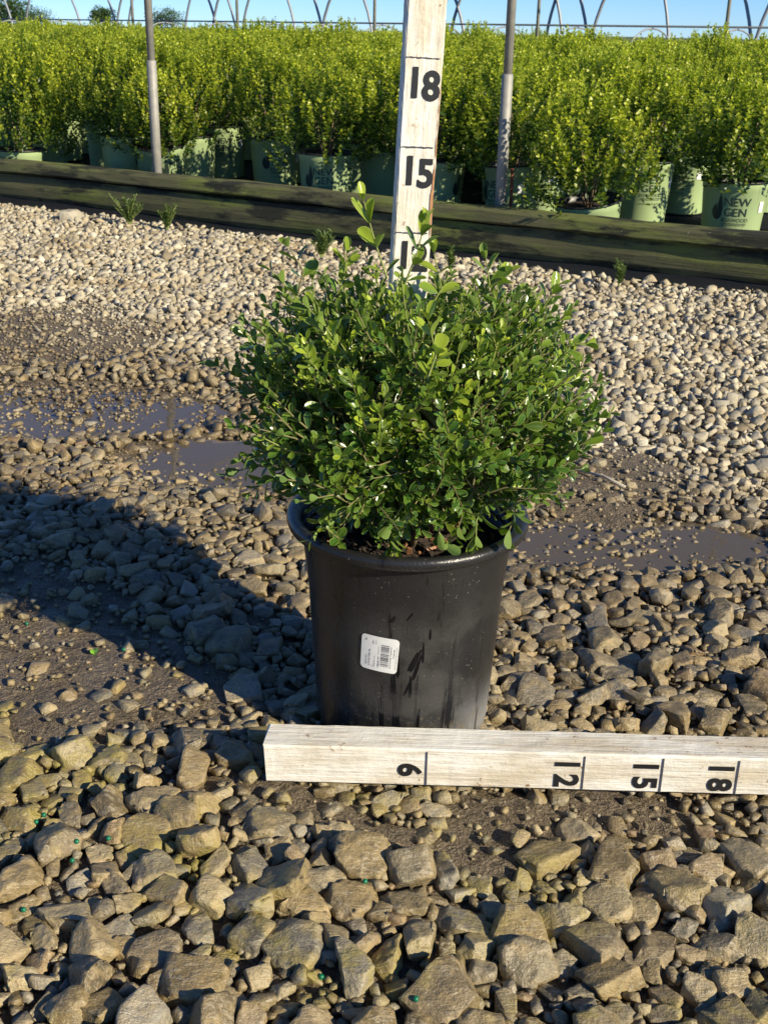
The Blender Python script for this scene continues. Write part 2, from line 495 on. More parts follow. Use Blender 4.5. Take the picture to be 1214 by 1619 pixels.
def pudness(x, y):
    m = np.zeros_like(x)
    for c, a, b in PUD:
        q = ((x - c.x) / a) ** 2 + ((y - c.y) / b) ** 2
        m = np.maximum(m, np.clip(1.6 - q, 0, 1))
    return m
def ghgt(x, y):
    x = np.asarray(x, float); y = np.asarray(y, float)
    h = 0.003 * np.sin(x * 9.1 + y * 3.3) + 0.003 * np.sin(y * 7.7 - x * 4.1 + 1.0) + 0.002 * np.sin(x * 23 + 2) * np.sin(y * 19)
    pn = np.clip(pudness(x, y) + .25 * np.sin(x * 31 + y * 17) * np.sin(y * 27 - x * 9) * (pudness(x, y) > 0), 0, 1)
    h = h + 0.009 * mudness(x, y) - 0.010 * pn
    fade = np.clip((6.0 - np.hypot(x, y - 2)) / 2.0, 0, 1)
    return GZ + h * fade

# ------------------------------------------------------------------ ground sheet
def axis(a, b, step, far):
    core = np.arange(a, b + 1e-6, step)
    ext = np.array([0.3, 1, 3, 8, 20, 60, 180, 500, 1400])
    return np.concatenate([(a - ext)[::-1], core, b + ext])
gx, gy = axis(-2.6, 2.4, 0.025, 1), axis(0.2, 5.4, 0.025, 1)
X, Y = np.meshgrid(gx, gy)
Zg = ghgt(X, Y) + np.where((np.abs(X) < 2.6) & (Y > .2) & (Y < 5.4), rng.normal(0, 0.0016, X.shape), 0)
Vg = np.stack([X, Y, Zg], -1).reshape(-1, 3)
nx, ny = len(gx), len(gy)
I = np.arange(nx * ny).reshape(ny, nx)
Fg = np.stack([I[:-1, :-1], I[:-1, 1:], I[1:, 1:], I[1:, :-1]], -1).reshape(-1, 4)
ground = ob('ground', mesh_np('ground', Vg, Fg, True), M['mud'])
tag(ground, 'gravel yard of angular stones pressed into brown mud', kind='structure')
del ground['label']

# ------------------------------------------------------------------ stones
def stone_shapes(i):
    """one broken stone at three levels of detail: sawn block cut by random planes, edges worn, faces roughened"""
    from mathutils import noise as mnoise
    r = np.random.default_rng(100 + i); bm = bmesh.new(); bmesh.ops.create_cube(bm, size=2.0)
    dims = (1.0, r.uniform(.50, .88), r.uniform(.30, .56))
    for v in bm.verts: v.co = Vector((v.co.x * dims[0], v.co.y * dims[1], v.co.z * dims[2]))
    for k in range(5 + i % 11):
        n = r.normal(size=3) * np.array([1, 1, .8]); n /= np.linalg.norm(n)
        sup = max(v.co.dot(Vector(n)) for v in bm.verts)
        d = sup * r.uniform(.58, .86)
        g = bm.verts[:] + bm.edges[:] + bm.faces[:]
        res = bmesh.ops.bisect_plane(bm, geom=g, plane_co=Vector(n) * d, plane_no=Vector(n), clear_outer=True)
        ed = [e for e in res['geom_cut'] if isinstance(e, bmesh.types.BMEdge)]
        if ed: bmesh.ops.holes_fill(bm, edges=ed, sides=0)
    bmesh.ops.remove_doubles(bm, verts=bm.verts, dist=.03)
    def grab(b):
        bmesh.ops.triangulate(b, faces=b.faces); bmesh.ops.recalc_face_normals(b, faces=b.faces); b.verts.index_update()
        return np.array([v.co[:] for v in b.verts]), np.array([[v.index for v in f.verts] for f in b.faces])
    out = {}
    c = bm.copy(); out[1] = grab(c); c.free()
    c = bm.copy(); bmesh.ops.bevel(c, geom=c.edges[:], offset=.075, segments=1, affect='EDGES', clamp_overlap=True); out[2] = grab(c)
    for _ in range(2):
        bmesh.ops.subdivide_edges(c, edges=[e for e in c.edges if e.calc_length() > .20], cuts=1); bmesh.ops.triangulate(c, faces=c.faces)
    c.normal_update()
    off = Vector(r.uniform(0, 50, 3)); mv = []
    for v in c.verts:
        a = mnoise.fractal(v.co * 2.4 + off, .8, 2.1, 5)
        mv.append(v.co + v.normal * (a * .075))
    for v, p in zip(c.verts, mv): v.co = p
    out[3] = grab(c); c.free(); bm.free()
    for l in out:
        V, F = out[l]; V = V - (V.max(0) + V.min(0)) / 2; out[l] = (V / np.abs(V).max(), F)
    return out
NS = 34
_sh = [stone_shapes(i) for i in range(NS)]
PROTO = {l: [q_[l] for q_ in _sh] for l in (1, 2, 3)}
print('stone tris', [np.mean([len(f) for _, f in PROTO[l]]) for l in (1, 2, 3)])

def rotm(yaw, tx, ty):
    cy, sy = np.cos(yaw), np.sin(yaw); cx, sx = np.cos(tx), np.sin(tx); ct, st = np.cos(ty), np.sin(ty)
    Rz = np.array([[cy, -sy, 0], [sy, cy, 0], [0, 0, 1]]); Rx = np.array([[1, 0, 0], [0, cx, -sx], [0, sx, cx]]); Ry = np.array([[ct, 0, st], [0, 1, 0], [-st, 0, ct]])
    return Rz @ Ry @ Rx

RUL_Y0, RUL_YAW, RUL_X0 = 0.909, R(-0.7), -0.109
def scatter():
    cell = 0.05
    grid = {}
    out = []
    sizes = [(0.041, 0.052, 330, 1.3), (0.033, 0.042, 1350, 1.9), (0.025, 0.033, 12500, 5.4), (0.018, 0.026, 50000, 5.4), (0.012, 0.019, 80000, 5.4), (0.007, 0.012, 30000, 1.8)]
    rr = np.random.default_rng(5)
    for lo, hi, tries, ymax in sizes:
        u = rr.uniform(0, 1, (tries, 4))
        h0, h1 = 0.36 * .42 + .62, 0.36 * ymax + .62         # even cover of the trapezium in view, with a margin
        half = np.sqrt(h0 * h0 + u[:, 0] * (h1 * h1 - h0 * h0)); D = (half - .62) / .36
        Xs = (u[:, 1] * 2 - 1) * half
        S = lo + (hi - lo) * u[:, 2]
        md = mudness(Xs, D); pu = pudness(Xs, D)
        keep = rr.uniform(0, 1, tries)
        for x, d, s, m, pw, kp in zip(Xs, D, S, md, pu, keep):
            if s > .033 and kp < (d - .8) * .9: continue
            if s > .027 and d > 1.6 and kp > .55: continue
            if m > .25 and kp > .10 * (1.25 - m): continue
            if pw > .45 and kp > .10 + .25 * (1 - pw): continue
            # behind the edging there is the bed
            if (x - BL.x) * VV.x + (d - BL.y) * VV.y > -0.05 - 0.09 * kp: continue
            ci, cj = int(x // cell), int(d // cell)
            ok = True
            for i in (ci - 1, ci, ci + 1):
                for j in (cj - 1, cj, cj + 1):
                    for (x2, d2, s2) in grid.get((i, j), ()):
                        lim = (0.36 if d < 1.8 else 0.41) * (s + s2)
                        if (x - x2) ** 2 + (d - d2) ** 2 < lim * lim: ok = False; break
                    if not ok: break
                if not ok: break
            if ok:
                grid.setdefault((ci, cj), []).append((x, d, s)); out.append((x, d, s, m, pw))
    return out
STONES = scatter()

def under_things(x, y, s):
    """stones that carry the pot or the stick lie lower"""
    if math.hypot(x - POT.x, y - POT.y) < 0.093 + s * 0.5: return True
    c, sn = math.cos(RUL_YAW), math.sin(RUL_YAW)
    lx = (x - RUL_X0) * c + (y - RUL_Y0) * sn; ly = -(x - RUL_X0) * sn + (y - RUL_Y0) * c
    return -s * .5 < lx < 0.66 and -s * .5 < ly < 0.04 + s * .5

rr = np.random.default_rng(11)
def on_screen(x, y):
    Z = y * math.cos(PITCH) + CAMH * math.sin(PITCH)
    px = 607 + FPX * x / Z
    py = 810 + FPX * math.tan(math.atan2(CAMH, y) - PITCH)
    return -20 < px < 1234 and py < 1640
order = sorted(range(len(STONES)), key=lambda i: -(STONES[i][2] / (STONES[i][1] + 0.3)) if on_screen(STONES[i][0], STONES[i][1]) else 1)
big300 = set(order[:300])
BUF = {1: [[], [], [], 0], 2: [[], [], [], 0]}
proto_me = [mesh_np('stone', *PROTO[3][i]) for i in range(NS)]
for me in proto_me: me.materials.append(M['stone_obj'])
for i, (x, y, s, m, pw) in enumerate(STONES):
    lev = 3 if i in big300 else (2 if y < 2.0 and s > 0.016 else 1)
    pi = int(rr.integers(NS)) if lev > 1 else int(rr.integers(3)) * 11 + int(rr.integers(5)); PVx, PFx = PROTO[lev][pi]
    tilt = (0.30 if s < 0.04 else 0.20) if y < 2 else .50
    Rm = rotm(rr.uniform(0, 6.283), rr.normal(0, tilt), rr.normal(0, tilt))
    P = (PVx * (s * 0.54)) @ Rm.T
    zmin, zmax = P[:, 2].min(), P[:, 2].max()
    g = float(ghgt(x, y))
    hgt = zmax - zmin
    z = g - zmin - hgt * (0.26 + 0.40 * m + rr.uniform(-.08, .12)) + (0.004 if s < 0.02 else 0)
    z -= .35 * hgt * min(1, pw * 1.3)
    if under_things(x, y, s): z = min(z, -0.0015 - zmax)
    elif z + zmax > 0.026: z = 0.026 - zmax
    if lev == 3:
        o = bpy.data.objects.new('stone', proto_me[pi]); COL.objects.link(o); o.parent = ground
        sm = Matrix(((s * .54, 0, 0), (0, s * .54, 0), (0, 0, s * .54)))
        o.matrix_world = Matrix.Translation((x, y, z)) @ (Matrix(Rm.tolist()) @ sm).to_4x4()
    else:
        b = BUF[lev]
        b[0].append(P + np.array([x, y, z])); b[1].append(PFx + b[3]); b[2].append(np.full(len(P), rr.uniform())); b[3] += len(P)
# grit and small pebbles between the stones, near the camera only
NP = 24000
oct_V = np.array([[1, 0, 0], [-1, 0, 0], [0, 1, 0], [0, -1, 0], [0, 0, .7], [0, 0, -.7], [.6, .6, .35], [-.55, .6, -.3]], float)
bm = bmesh.new()
for v in oct_V: bm.verts.new(v)
hull = bmesh.ops.convex_hull(bm, input=bm.verts); bm.verts.ensure_lookup_table()
bm.normal_update()
PV = np.array([v.co[:] for v in bm.verts]); bm.verts.index_update()
PF = np.array([[v.index for v in f.verts] for f in bm.faces if len(f.verts) == 3]); bm.free()
D = 0.45 + 2.9 * np.sqrt(rr.uniform(0, 1, NP)); xs = (rr.uniform(-1, 1, NP)) * (0.36 * D + 0.15)
sz = rr.uniform(0.0016, 0.0058, NP) * np.where(rr.uniform(0, 1, NP) < .12, 1.5, 1)
yaw = rr.uniform(0, 6.28, NP); c, s_ = np.cos(yaw), np.sin(yaw)
q = PV[None] * rr.uniform(0.6, 1.2, (NP, 1, 3)) * sz[:, None, None]
qx = q[..., 0] * c[:, None] - q[..., 1] * s_[:, None]; qy = q[..., 0] * s_[:, None] + q[..., 1] * c[:, None]
sz = sz * np.where((D > 2.1), 1.5, 1)
gz = ghgt(xs, D) + sz * 0.35 + np.where(mudness(xs, D) > .3, 0, rr.uniform(0, .005, NP))
q = np.stack([qx + xs[:, None], qy + D[:, None], q[..., 2] + gz[:, None]], -1).reshape(-1, 3)
qf = (PF[None] + (np.arange(NP) * len(PV))[:, None, None]).reshape(-1, 3)
for lev, nm in ((2, 'gravel'), (1, 'gravel')):
    b = BUF[lev]
    if not b[0]: continue
    o = ob(nm, mesh_np(nm, np.concatenate(b[0]), np.concatenate(b[1]), False, {'rnd': np.concatenate(b[2])}), M['stone'], ground)
    tag(o, kind='stuff')
o = ob('grit', mesh_np('grit', q, qf, False, {'rnd': np.repeat(rr.uniform(0, 1, NP), len(PV))}), M['stone'], ground)
tag(o, kind='stuff')

# puddles: level sheets lying in the low spots
def puddle(c, a, b, seed):
    r = np.random.default_rng(seed); n = 72
    t = np.linspace(0, 2 * np.pi, n, endpoint=False); w = np.ones(n)
    for k in range(2, 9): w += r.normal(0, 0.26 / k) * np.sin(k * t + r.uniform(0, 6))
    V = [(c.x, c.y, 0)] + [(c.x + a * 1.3 * w[i] * math.cos(t[i]), c.y + b * 1.3 * w[i] * math.sin(t[i]), 0) for i in range(n)]
    F = [(0, 1 + i, 1 + (i + 1) % n) for i in range(n)]
    o = ob('puddle', mesh_np('puddle', np.array(V), F), M['water'], None, (0, 0, GZ - 0.0034 - .0010 * (seed - 40)))
    tag(o, kind='structure')
for i, (c, a, b) in enumerate(PUD): puddle(c, a, b, 40 + i)

# ------------------------------------------------------------------ black ground cloth of the bed
V, F = [], []
us, vs = np.linspace(-9, BEDLEN + 9, 60), np.concatenate([np.linspace(0.07, 3, 30), np.linspace(3.4, 30, 30)])
for v in vs:
    for u in us:
        p = bed(u, v); V.append((p.x, p.y, 0.012 + 0.006 * math.sin(u * 5 + v * 3) * math.sin(v * 4 - u)))
n = len(us)
F = [(j * n + i, j * n + i + 1, (j + 1) * n + i + 1, (j + 1) * n + i) for j in range(len(vs) - 1) for i in range(n - 1)]
tag(ob('ground_cloth', mesh_np('ground_cloth', np.array(V), F, True), M['cloth']), kind='structure')

# ------------------------------------------------------------------ timber edging
def timber(name, u0, u1, prof, parent, seed):
    r = np.random.default_rng(seed); N = 160; V, F = [], []
    ph = r.uniform(0, 6, 6); m = len(prof)
    for i in range(N + 1):
        u = (u1 - u0) * i / N
        wz = 0.004 * math.sin(u * 1.9 + ph[0]) + 0.002 * math.sin(u * 6 + ph[1]); wy = 0.004 * math.sin(u * 1.3 + ph[2])
        for j, (a, z) in enumerate(prof):
            V.append((u, a + wy + 0.0012 * math.sin(u * 17 + j + ph[3]), z + wz + 0.001 * math.sin(u * 23 + 2 * j + ph[4])))
    for i in range(N):
        for j in range(m):
            F.append((i * m + j, (i + 1) * m + j, (i + 1) * m + (j + 1) % m, i * m + (j + 1) % m))
    F.append(tuple(range(m))); F.append(tuple(N * m + j for j in range(m - 1, -1, -1)))
    return ob(name, mesh_np(name, np.array(V), F), M['wood'], parent)
edge = empty('timber_edging', (BL - U * 6.0).to_tuple(), (0, 0, math.atan2(U.y, U.x)))
tag(edge, 'long mossy green timber edging two boards high along the plant bed', 'edging')
timber('lower_timber', 0, BEDLEN + 8.5, [(-0.006, 0.004), (-0.014, 0.022), (-0.016, 0.05), (-0.010, 0.085), (-0.002, 0.1005), (0.07, 0.1005), (0.07, 0.004)], edge, 1)
timber('upper_board', 0, BEDLEN + 8.5, [(-0.022, 0.108), (-0.028, 0.114), (-0.022, 0.143), (-0.014, 0.151), (0.062, 0.1515), (0.066, 0.108)], edge, 2)
r2 = np.random.default_rng(8); V, F = [], []; NF = 260  # weed cloth, widened and kept matt black to stand in for shadow
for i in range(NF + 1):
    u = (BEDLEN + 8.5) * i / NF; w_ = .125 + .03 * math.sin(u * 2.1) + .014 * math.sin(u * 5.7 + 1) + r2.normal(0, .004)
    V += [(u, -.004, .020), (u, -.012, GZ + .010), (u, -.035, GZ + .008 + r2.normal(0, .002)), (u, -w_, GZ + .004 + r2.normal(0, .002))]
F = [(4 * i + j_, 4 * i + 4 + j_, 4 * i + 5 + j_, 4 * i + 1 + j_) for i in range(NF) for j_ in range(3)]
ob('cloth_shade_strip', mesh_np('cloth_shade_strip', np.array(V), F, True), M['cloth'], edge)

# ------------------------------------------------------------------ lettering
def text_mesh(body, size, offset=0.0, align='CENTER'):
    cu = bpy.data.curves.new('lettering', 'FONT'); cu.body = body; cu.size = size; cu.offset = offset
    cu.align_x = align; cu.align_y = 'CENTER'; cu.resolution_u = 4
    t = bpy.data.objects.new('lettering', cu); COL.objects.link(t)
    dg = bpy.context.evaluated_depsgraph_get()
    me = bpy.data.meshes.new_from_object(t.evaluated_get(dg))
    bpy.data.objects.remove(t); bpy.data.curves.remove(cu)
    return me

def remap(me, f):
    for v in me.vertices: v.co = f(v.co)
    me.update(); return me

# ------------------------------------------------------------------ measuring sticks
def stick_box(L, W, H, seed, jit=0.00022, bev=0.0015, n=60):
    """box along +x from 0..L, y 0..W, z 0..H with worn bevelled edges"""
    r = np.random.default_rng(seed); b = bev
    prof = [(0, b), (0, H - b), (b, H), (W - b, H), (W, H - b), (W, b), (W - b, 0), (b, 0)]
    m = len(prof); V, F = [], []
    xs = np.linspace(0, L, n + 1)
    for i, x in enumerate(xs):
        for (y, z) in prof:
            V.append((x + (0 if 0 < i < n else r.normal(0, jit * 3)), y + r.normal(0, jit * .6), z + r.normal(0, jit * .6)))
    for i in range(n):
        for j in range(m):
            F.append((i * m + j, i * m + (j + 1) % m, (i + 1) * m + (j + 1) % m, (i + 1) * m + j))
    F.append(tuple(range(m - 1, -1, -1))); F.append(tuple(n * m + j for j in range(m)))
    return np.array(V), F

fl = empty('measuring_stick', (RUL_X0, RUL_Y0, 0.0015), (0, 0, RUL_YAW))
tag(fl, 'white painted square stick with black numbers lying on gravel against the black pot', 'measuring stick')
SH = 0.0415
V, F = stick_box(0.66, 0.038, SH, 3)
ob('bar', mesh_np('bar', V, F), M['paint_h'], fl)
for num, tx in (('6', 0.1545), ('12', 0.304), ('15', 0.3785), ('18', 0.450)):
    # glyph top points to +x, glyph right points down; on the front face (normal -y)
    for q, ch in enumerate(num):
        me = text_mesh(ch, 0.0335, 0.0011)
        xs_ = [v.co.x for v in me.vertices]; ys_ = [v.co.y for v in me.vertices]
        cx, cy = (min(xs_) + max(xs_)) / 2, (min(ys_) + max(ys_)) / 2
        sy = 0.0238 / (max(ys_) - min(ys_)); sx = 0.90
        zc = {('6', 0): 0.0185}.get((num, q), 0.0300 if q == 0 else 0.0115)
        x0 = tx - 0.0035 - 0.0119
        remap(me, lambda c: Vector((x0 + (c.y - cy) * sy, -0.0009, zc - (c.x - cx) * sx)))
        ob('digit', me, M['digit'], fl)
    w = 0.0009
    ob('tick_mark', mesh_np('tick_mark', np.array([(tx - w, -.0008, .001), (tx + w, -.0008, .001), (tx + w * .8, -.0008, SH - .002), (tx - w * .8, -.0008, SH - .002)]), [(0, 1, 2, 3)]), M['ink'], fl)

SOILZ = 0.192
lean = math.atan(0.0072 / 0.202)
SW, ST, SL = 0.0352, 0.019, 0.66
up = empty('measuring_stick', (0.0105, 1.085, SOILZ - 0.004), (R(0.0), lean, 0))
up.rotation_euler = (Matrix.Rotation(lean, 4, 'Y') @ Matrix.Rotation(R(9), 4, 'Z')).to_euler()
tag(up, 'white painted flat stick with black numbers standing upright in the boxwood pot', 'measuring stick')
V, F = stick_box(SL, ST, SW, 4, n=80)
V = np.stack([V[:, 2] - SW / 2, V[:, 1], V[:, 0]], -1)     # length to +z, width x, thickness y
F = [tuple(reversed(f)) for f in F]
ob('bar', mesh_np('bar', V, F), M['paint_v'], up)
for num, z in (('18', 0.461), ('15', 0.3853), ('12', 0.3085)):
    for q, ch in enumerate(num):
        me = text_mesh(ch, 0.0345, 0.0011)
        xs_ = [v.co.x for v in me.vertices]; ys_ = [v.co.y for v in me.vertices]
        cx, cy = (min(xs_) + max(xs_)) / 2, (min(ys_) + max(ys_)) / 2
        sy = 0.0262 / (max(ys_) - min(ys_)); sx = 0.94
        xc = -0.0068 if q == 0 else 0.0082
        zc = z - 0.0075 - 0.0131 - (0.0022 if q else 0)
        remap(me, lambda c: Vector((xc + (c.x - cx) * sx, -0.0009, zc + (c.y - cy) * sy)))
        ob('digit', me, M['digit'], up)
    mb = MB(); w = 0.0006
    r2 = np.random.default_rng(int(num))
    V, F = [], []
    for i in range(15):
        x = -SW * .46 + SW * .86 * i / 14; j = r2.normal(0, .00018); ww = w * r2.uniform(.5, 1.2)
        V += [(x, -.0008, z + j - ww), (x, -.0008, z + j + ww)]
    F = [(2 * i, 2 * i + 2, 2 * i + 3, 2 * i + 1) for i in range(14)]
    ob('tick_mark', mesh_np('tick_mark', np.array(V), F), M['ink'], up)
# bare, worn right-hand edge of the upright stick
r2 = np.random.default_rng(9); V, F = [], []
zs = np.linspace(0.30, 0.455, 26)
for z in zs:
    w = 0.0018 + 0.0010 * math.sin(z * 60) + r2.uniform(-.0005, .0008)
    if z > .40: w *= max(0.2, (0.455 - z) / .055)
    V += [(SW / 2 - max(.0008, w), -0.00085, z), (SW / 2 - 0.0006, -0.00085, z)]
F = [(2 * i, 2 * i + 1, 2 * i + 3, 2 * i + 2) for i in range(len(zs) - 1)]
ob('worn_edge', mesh_np('worn_edge', np.array(V), F), M['barewood'], up)

# ------------------------------------------------------------------ leaves
def leaf_proto(wr=0.56, cup=0.16, curl=0.12, seed=0):
    t = np.array([0.0, 0.10, 0.28, 0.50, 0.72, 0.90, 1.0]); hw = np.array([0.05, 0.16, 0.33, 0.46, 0.50, 0.38, 0.10]) * wr
    V, e = [], []
    for a, w in zip(t, hw):
        zc = -curl * a * a
        for s_, ee in ((-1, 1.0), (-0.5, 0.5), (0, 0.0), (0.5, 0.5), (1, 1.0)):
            V.append((s_ * w, a, zc + cup * abs(s_) * w * (1.0))); e.append(ee)
    F = []
    for i in range(len(t) - 1):
        for j in range(4):
            F.append((i * 5 + j, i * 5 + j + 1, (i + 1) * 5 + j + 1, (i + 1) * 5 + j))
    return np.array(V), np.array(F), np.array(e)
LEAVES = [leaf_proto(w, c, k) for w, c, k in ((.48, .35, .10), (.54, .20, .16), (.46, .50, .06), (.56, .30, .22), (.47, .15, .02), (.52, .60, .12))]

def leaf_frames(p, ax, nrm):
    ax = ax / np.linalg.norm(ax); nrm = nrm - ax * (nrm @ ax); nrm = nrm / max(1e-6, np.linalg.norm(nrm))
    return np.stack([np.cross(ax, nrm), ax, nrm], 1)     # columns: width, length, normal

def merge_leaves(items, protos, name, mat, parent, attrs_edge=True):
    """items: (p, M33, size, variant, rnd, young)"""
    Vs, Fs, E, Rn, Yg, n = [], [], [], [], [], 0
    for p, m, s, k, r, y in items:
        V, F, e = protos[k]
        Vs.append((V * s) @ m.T + p); Fs.append(F + n); n += len(V)
        E.append(e); Rn.append(np.full(len(V), r)); Yg.append(np.full(len(V), y))
    me = mesh_np(name, np.concatenate(Vs), np.concatenate(Fs), True, {'edge': np.concatenate(E), 'rnd': np.concatenate(Rn), 'young': np.concatenate(Yg)})
    me.materials.append(mat)
    if parent == 'mesh': return me
    return ob(name, me, None, parent)

def norm(v): return v / max(1e-9, np.linalg.norm(v))

# ------------------------------------------------------------------ the measured boxwood in its black pot
hero = empty('potted_boxwood', POT.to_tuple())
tag(hero, 'dense green boxwood in a large black plastic pot standing on the gravel', 'potted plant')
PH = 0.232
mb = MB()
mb.lathe([(0.0, 0.006), (0.080, 0.006), (0.0865, 0.0), (0.0895, 0.003), (0.0905, 0.010), (0.1002, 0.178), (0.1016, 0.2045), (0.1030, 0.2052), (0.1032, 0.2088), (0.1020, 0.2096), (0.1046, 0.2105), (0.1052, PH - 0.012)], 96)
pot = ob('pot', mb.mesh('pot', True), M['pot'], hero)
mb = MB()
mb.lathe([(0.1050, PH - .013), (0.1150, PH - .0135), (0.1190, PH - .011), (0.1203, PH - .0055), (0.1190, PH - .0012), (0.1150, PH), (0.1105, PH - .0006), (0.1062, PH - .004), (0.1040, PH - .03), (0.0985, 0.15)], 96)
ob('rim', mb.mesh('rim', True), M['pot'], pot)
mb = MB(); V, F = [], []
r2 = np.random.default_rng(21)
nr, na = 14, 48
V.append((0, 0, SOILZ + .004))
for i in range(1, nr + 1):
    for j in range(na):
        a = 2 * math.pi * j / na; rad = 0.1005 * i / nr
        V.append((rad * math.cos(a), rad * math.sin(a), SOILZ + r2.normal(0, .0022) + .004 * (1 - i / nr)))
F = [(0, 1 + j, 1 + (j + 1) % na) for j in range(na)]
for i in range(nr - 1):
    for j in range(na):
        F.append((1 + i * na + j, 1 + (i + 1) * na + j, 1 + (i + 1) * na + (j + 1) % na, 1 + i * na + (j + 1) % na))
ob('soil', mesh_np('soil', np.array(V), F, False), M['soil'], hero)
# bark chips on the soil
V, F, n = [], [], 0
for i in range(170):
    a = r2.uniform(0, 6.28); rad = 0.094 * math.sqrt(r2.uniform())
    px_, py_ = rad * math.cos(a), rad * math.sin(a)
    if i < 45: px_, py_ = r2.normal(0.008, .013), r2.normal(-0.082, .010)
    if math.hypot(px_, py_) > .097: continue
    L, W_, T = r2.uniform(.006, .018), r2.uniform(.003, .007), r2.uniform(.001, .0025)
    m = rotm(r2.uniform(0, 6.28), r2.normal(0, .5), r2.normal(0, .5))
    P = np.array([(sx * L / 2 * r2.uniform(.7, 1), sy * W_ / 2 * r2.uniform(.6, 1), sz_ * T / 2) for sz_ in (-1, 1) for sx, sy in ((-1, -1), (1, -1), (1, 1), (-1, 1))]) @ m.T
    P += np.array([px_, py_, SOILZ + .004 + (r2.uniform(0, .010) if i < 45 else 0)])
    V.append(P); F += [tuple(n + k for k in f) for f in ((0, 3, 2, 1), (4, 5, 6, 7), (0, 1, 5, 4), (1, 2, 6, 5), (2, 3, 7, 6), (3, 0, 4, 7))]; n += 8
tag(ob('bark_chips', mesh_np('bark_chips', np.concatenate(V), F), M['chip'], hero), kind='stuff')

# sticker on the pot wall: flat print wrapped round the cone
def pot_r(z): return 0.0905 + (z - 0.010) / 0.168 * 0.0100
def on_pot(a, z, off): rad = pot_r(z) + off; return Vector((rad * math.sin(a), -rad * math.cos(a), z))
def sticker_pt(u, v, off):
    # u,v in -1..1 over the sticker; slightly tilted
    w, h = 0.0185, 0.0195
    du, dv = u * w, v * h
    t = R(-4); x, y = du * math.cos(t) - dv * math.sin(t), du * math.sin(t) + dv * math.cos(t)
    z = 0.1205 + y * 1.0
    return on_pot(STK_A + x / 0.0975, z, off)
STK_A = -0.262
def rr_outline(n=6, r=.16):
    pts = []
    for cx, cy, a0 in ((1 - r, 1 - r, 0), (-1 + r, 1 - r, 90), (-1 + r, -1 + r, 180), (1 - r, -1 + r, 270)):
        for i in range(n + 1):
            a = R(a0 + 90 * i / n); pts.append((cx + r * math.cos(a), cy + r * math.sin(a)))
    return pts
G = 12; V, F = [], []
for j in range(G + 1):
    for i in range(G + 1):
        u, v = -1 + 2 * i / G, -1 + 2 * j / G
        k_ = max(abs(u), abs(v))
        if abs(u) > .8 and abs(v) > .8:   # round the corners
            su, sv = math.copysign(.8, u), math.copysign(.8, v); d = math.hypot(u - su, v - sv)
            if d > .2: u, v = su + (u - su) / d * .2, sv + (v - sv) / d * .2
        V.append(sticker_pt(u, v, .0006))
F = [(j * (G + 1) + i, j * (G + 1) + i + 1, (j + 1) * (G + 1) + i + 1, (j + 1) * (G + 1) + i) for j in range(G) for i in range(G)]
stk = ob('label_sticker', mesh_np('label_sticker', np.array([v[:] for v in V]), F, True), M['paper'], hero)
def sticker_rects(rects, name, mat):
    V, F = [], []
    for (u0, v0, u1, v1) in rects:
        n = len(V)
        V += [sticker_pt(u0, v0, .0009), sticker_pt(u1, v0, .0009), sticker_pt(u1, v1, .0009), sticker_pt(u0, v1, .0009)]
        F.append((n, n + 1, n + 2, n + 3))
    return ob(name, mesh_np(name, np.array([v[:] for v in V]), F), mat, stk)
r3 = np.random.default_rng(31)
rects, v = [], -0.66
while v < 0.60:
    t = r3.choice([.016, .03, .05]); rects.append((0.10, v, 0.52, v + t)); v += t + r3.choice([.018, .03, .045])
sticker_rects(rects, 'barcode', M['barink'])
rects = []
for u0, v0, v1, h in ((-.70, -.72, -.15, .05), (-.54, -.76, .22, .06), (-.36, -.8, -.70, .04), (-.24, -.80, -.10, .04), (-.04, -.76, -.10, .06), (-.04, .0, .5, .03), (.60, -.70, .55, .04), (.76, -.1, .40, .05), (.90, -.75, .55, .025), (-.76, .66, .82, .07), (-.36, .55, .78, .04), (-.20, .55, .78, .04)):
    v = v0
    while v < v1:
        t = r3.uniform(.025, .06)
        rects.append((u0, v, u0 + h * r3.uniform(.6, 1.2), min(v1, v + t))); v += t + r3.uniform(.02, .045)
sticker_rects(rects, 'small_print', M['barink'])

# wet streaks and drops on the pot wall
def drip(a, z, L, w, slant=0.0):
    n = 9; V, F = [], []
    for i in range(n):
        t = i / (n - 1); ww = w * (math.sin(math.pi * min(1, .08 + t * .92)) ** .5) * (.35 + .65 * (t ** 1.5))
        zz = z - L * t; aa = a + slant * (1 - t)
        V += [on_pot(aa - ww / .1, zz, .0005), on_pot(aa + ww / .1, zz, .0005)]
    F = [(2 * i, 2 * i + 1, 2 * i + 3, 2 * i + 2) for i in range(n - 1)]
    ob('water_drip', mesh_np('water_drip', np.array([v[:] for v in V]), F), M['wetdrip'], pot)
for a, z, L, w, s_ in ((-.085, .100, .075, .0020, -.02), (-.07, .125, .03, .0015, 0), (-.02, .050, .048, .0026, -.04), (.03, .125, .022, .0016, .09), (.055, .128, .026, .0018, .10), (.08, .122, .030, .0017, .08),
                       (.06, .098, .026, .0015, 0), (-.005, .094, .020, .0012, .07), (.175, .136, .024, .0010, 0), (.15, .060, .03, .0013, .02), (-.235, .07, .034, .0013, -.02), (-.215, .085, .05, .0010, -.02),
                       (-.10, .03, .022, .0018, -.06), (-.13, .098, .030, .0012, .0), (-.22, .178, .010, .0022, .03), (-.30, .186, .020, .0014, .14), (.0, .176, .016, .0014, .10), (.04, .187, .010, .0016, .06),
                       (.10, .180, .010, .0012, .05), (-.15, .165, .008, .0022, .04), (.235, .15, .012, .0009, 0), (.12, .185, .006, .0014, 0), (-.27, .03, .025, .0018, -.03), (-.24, .022, .02, .0018, .0), (.30, .172, .014, .0009, .03)):
    drip(a, z, L, w * 1.5, s_)

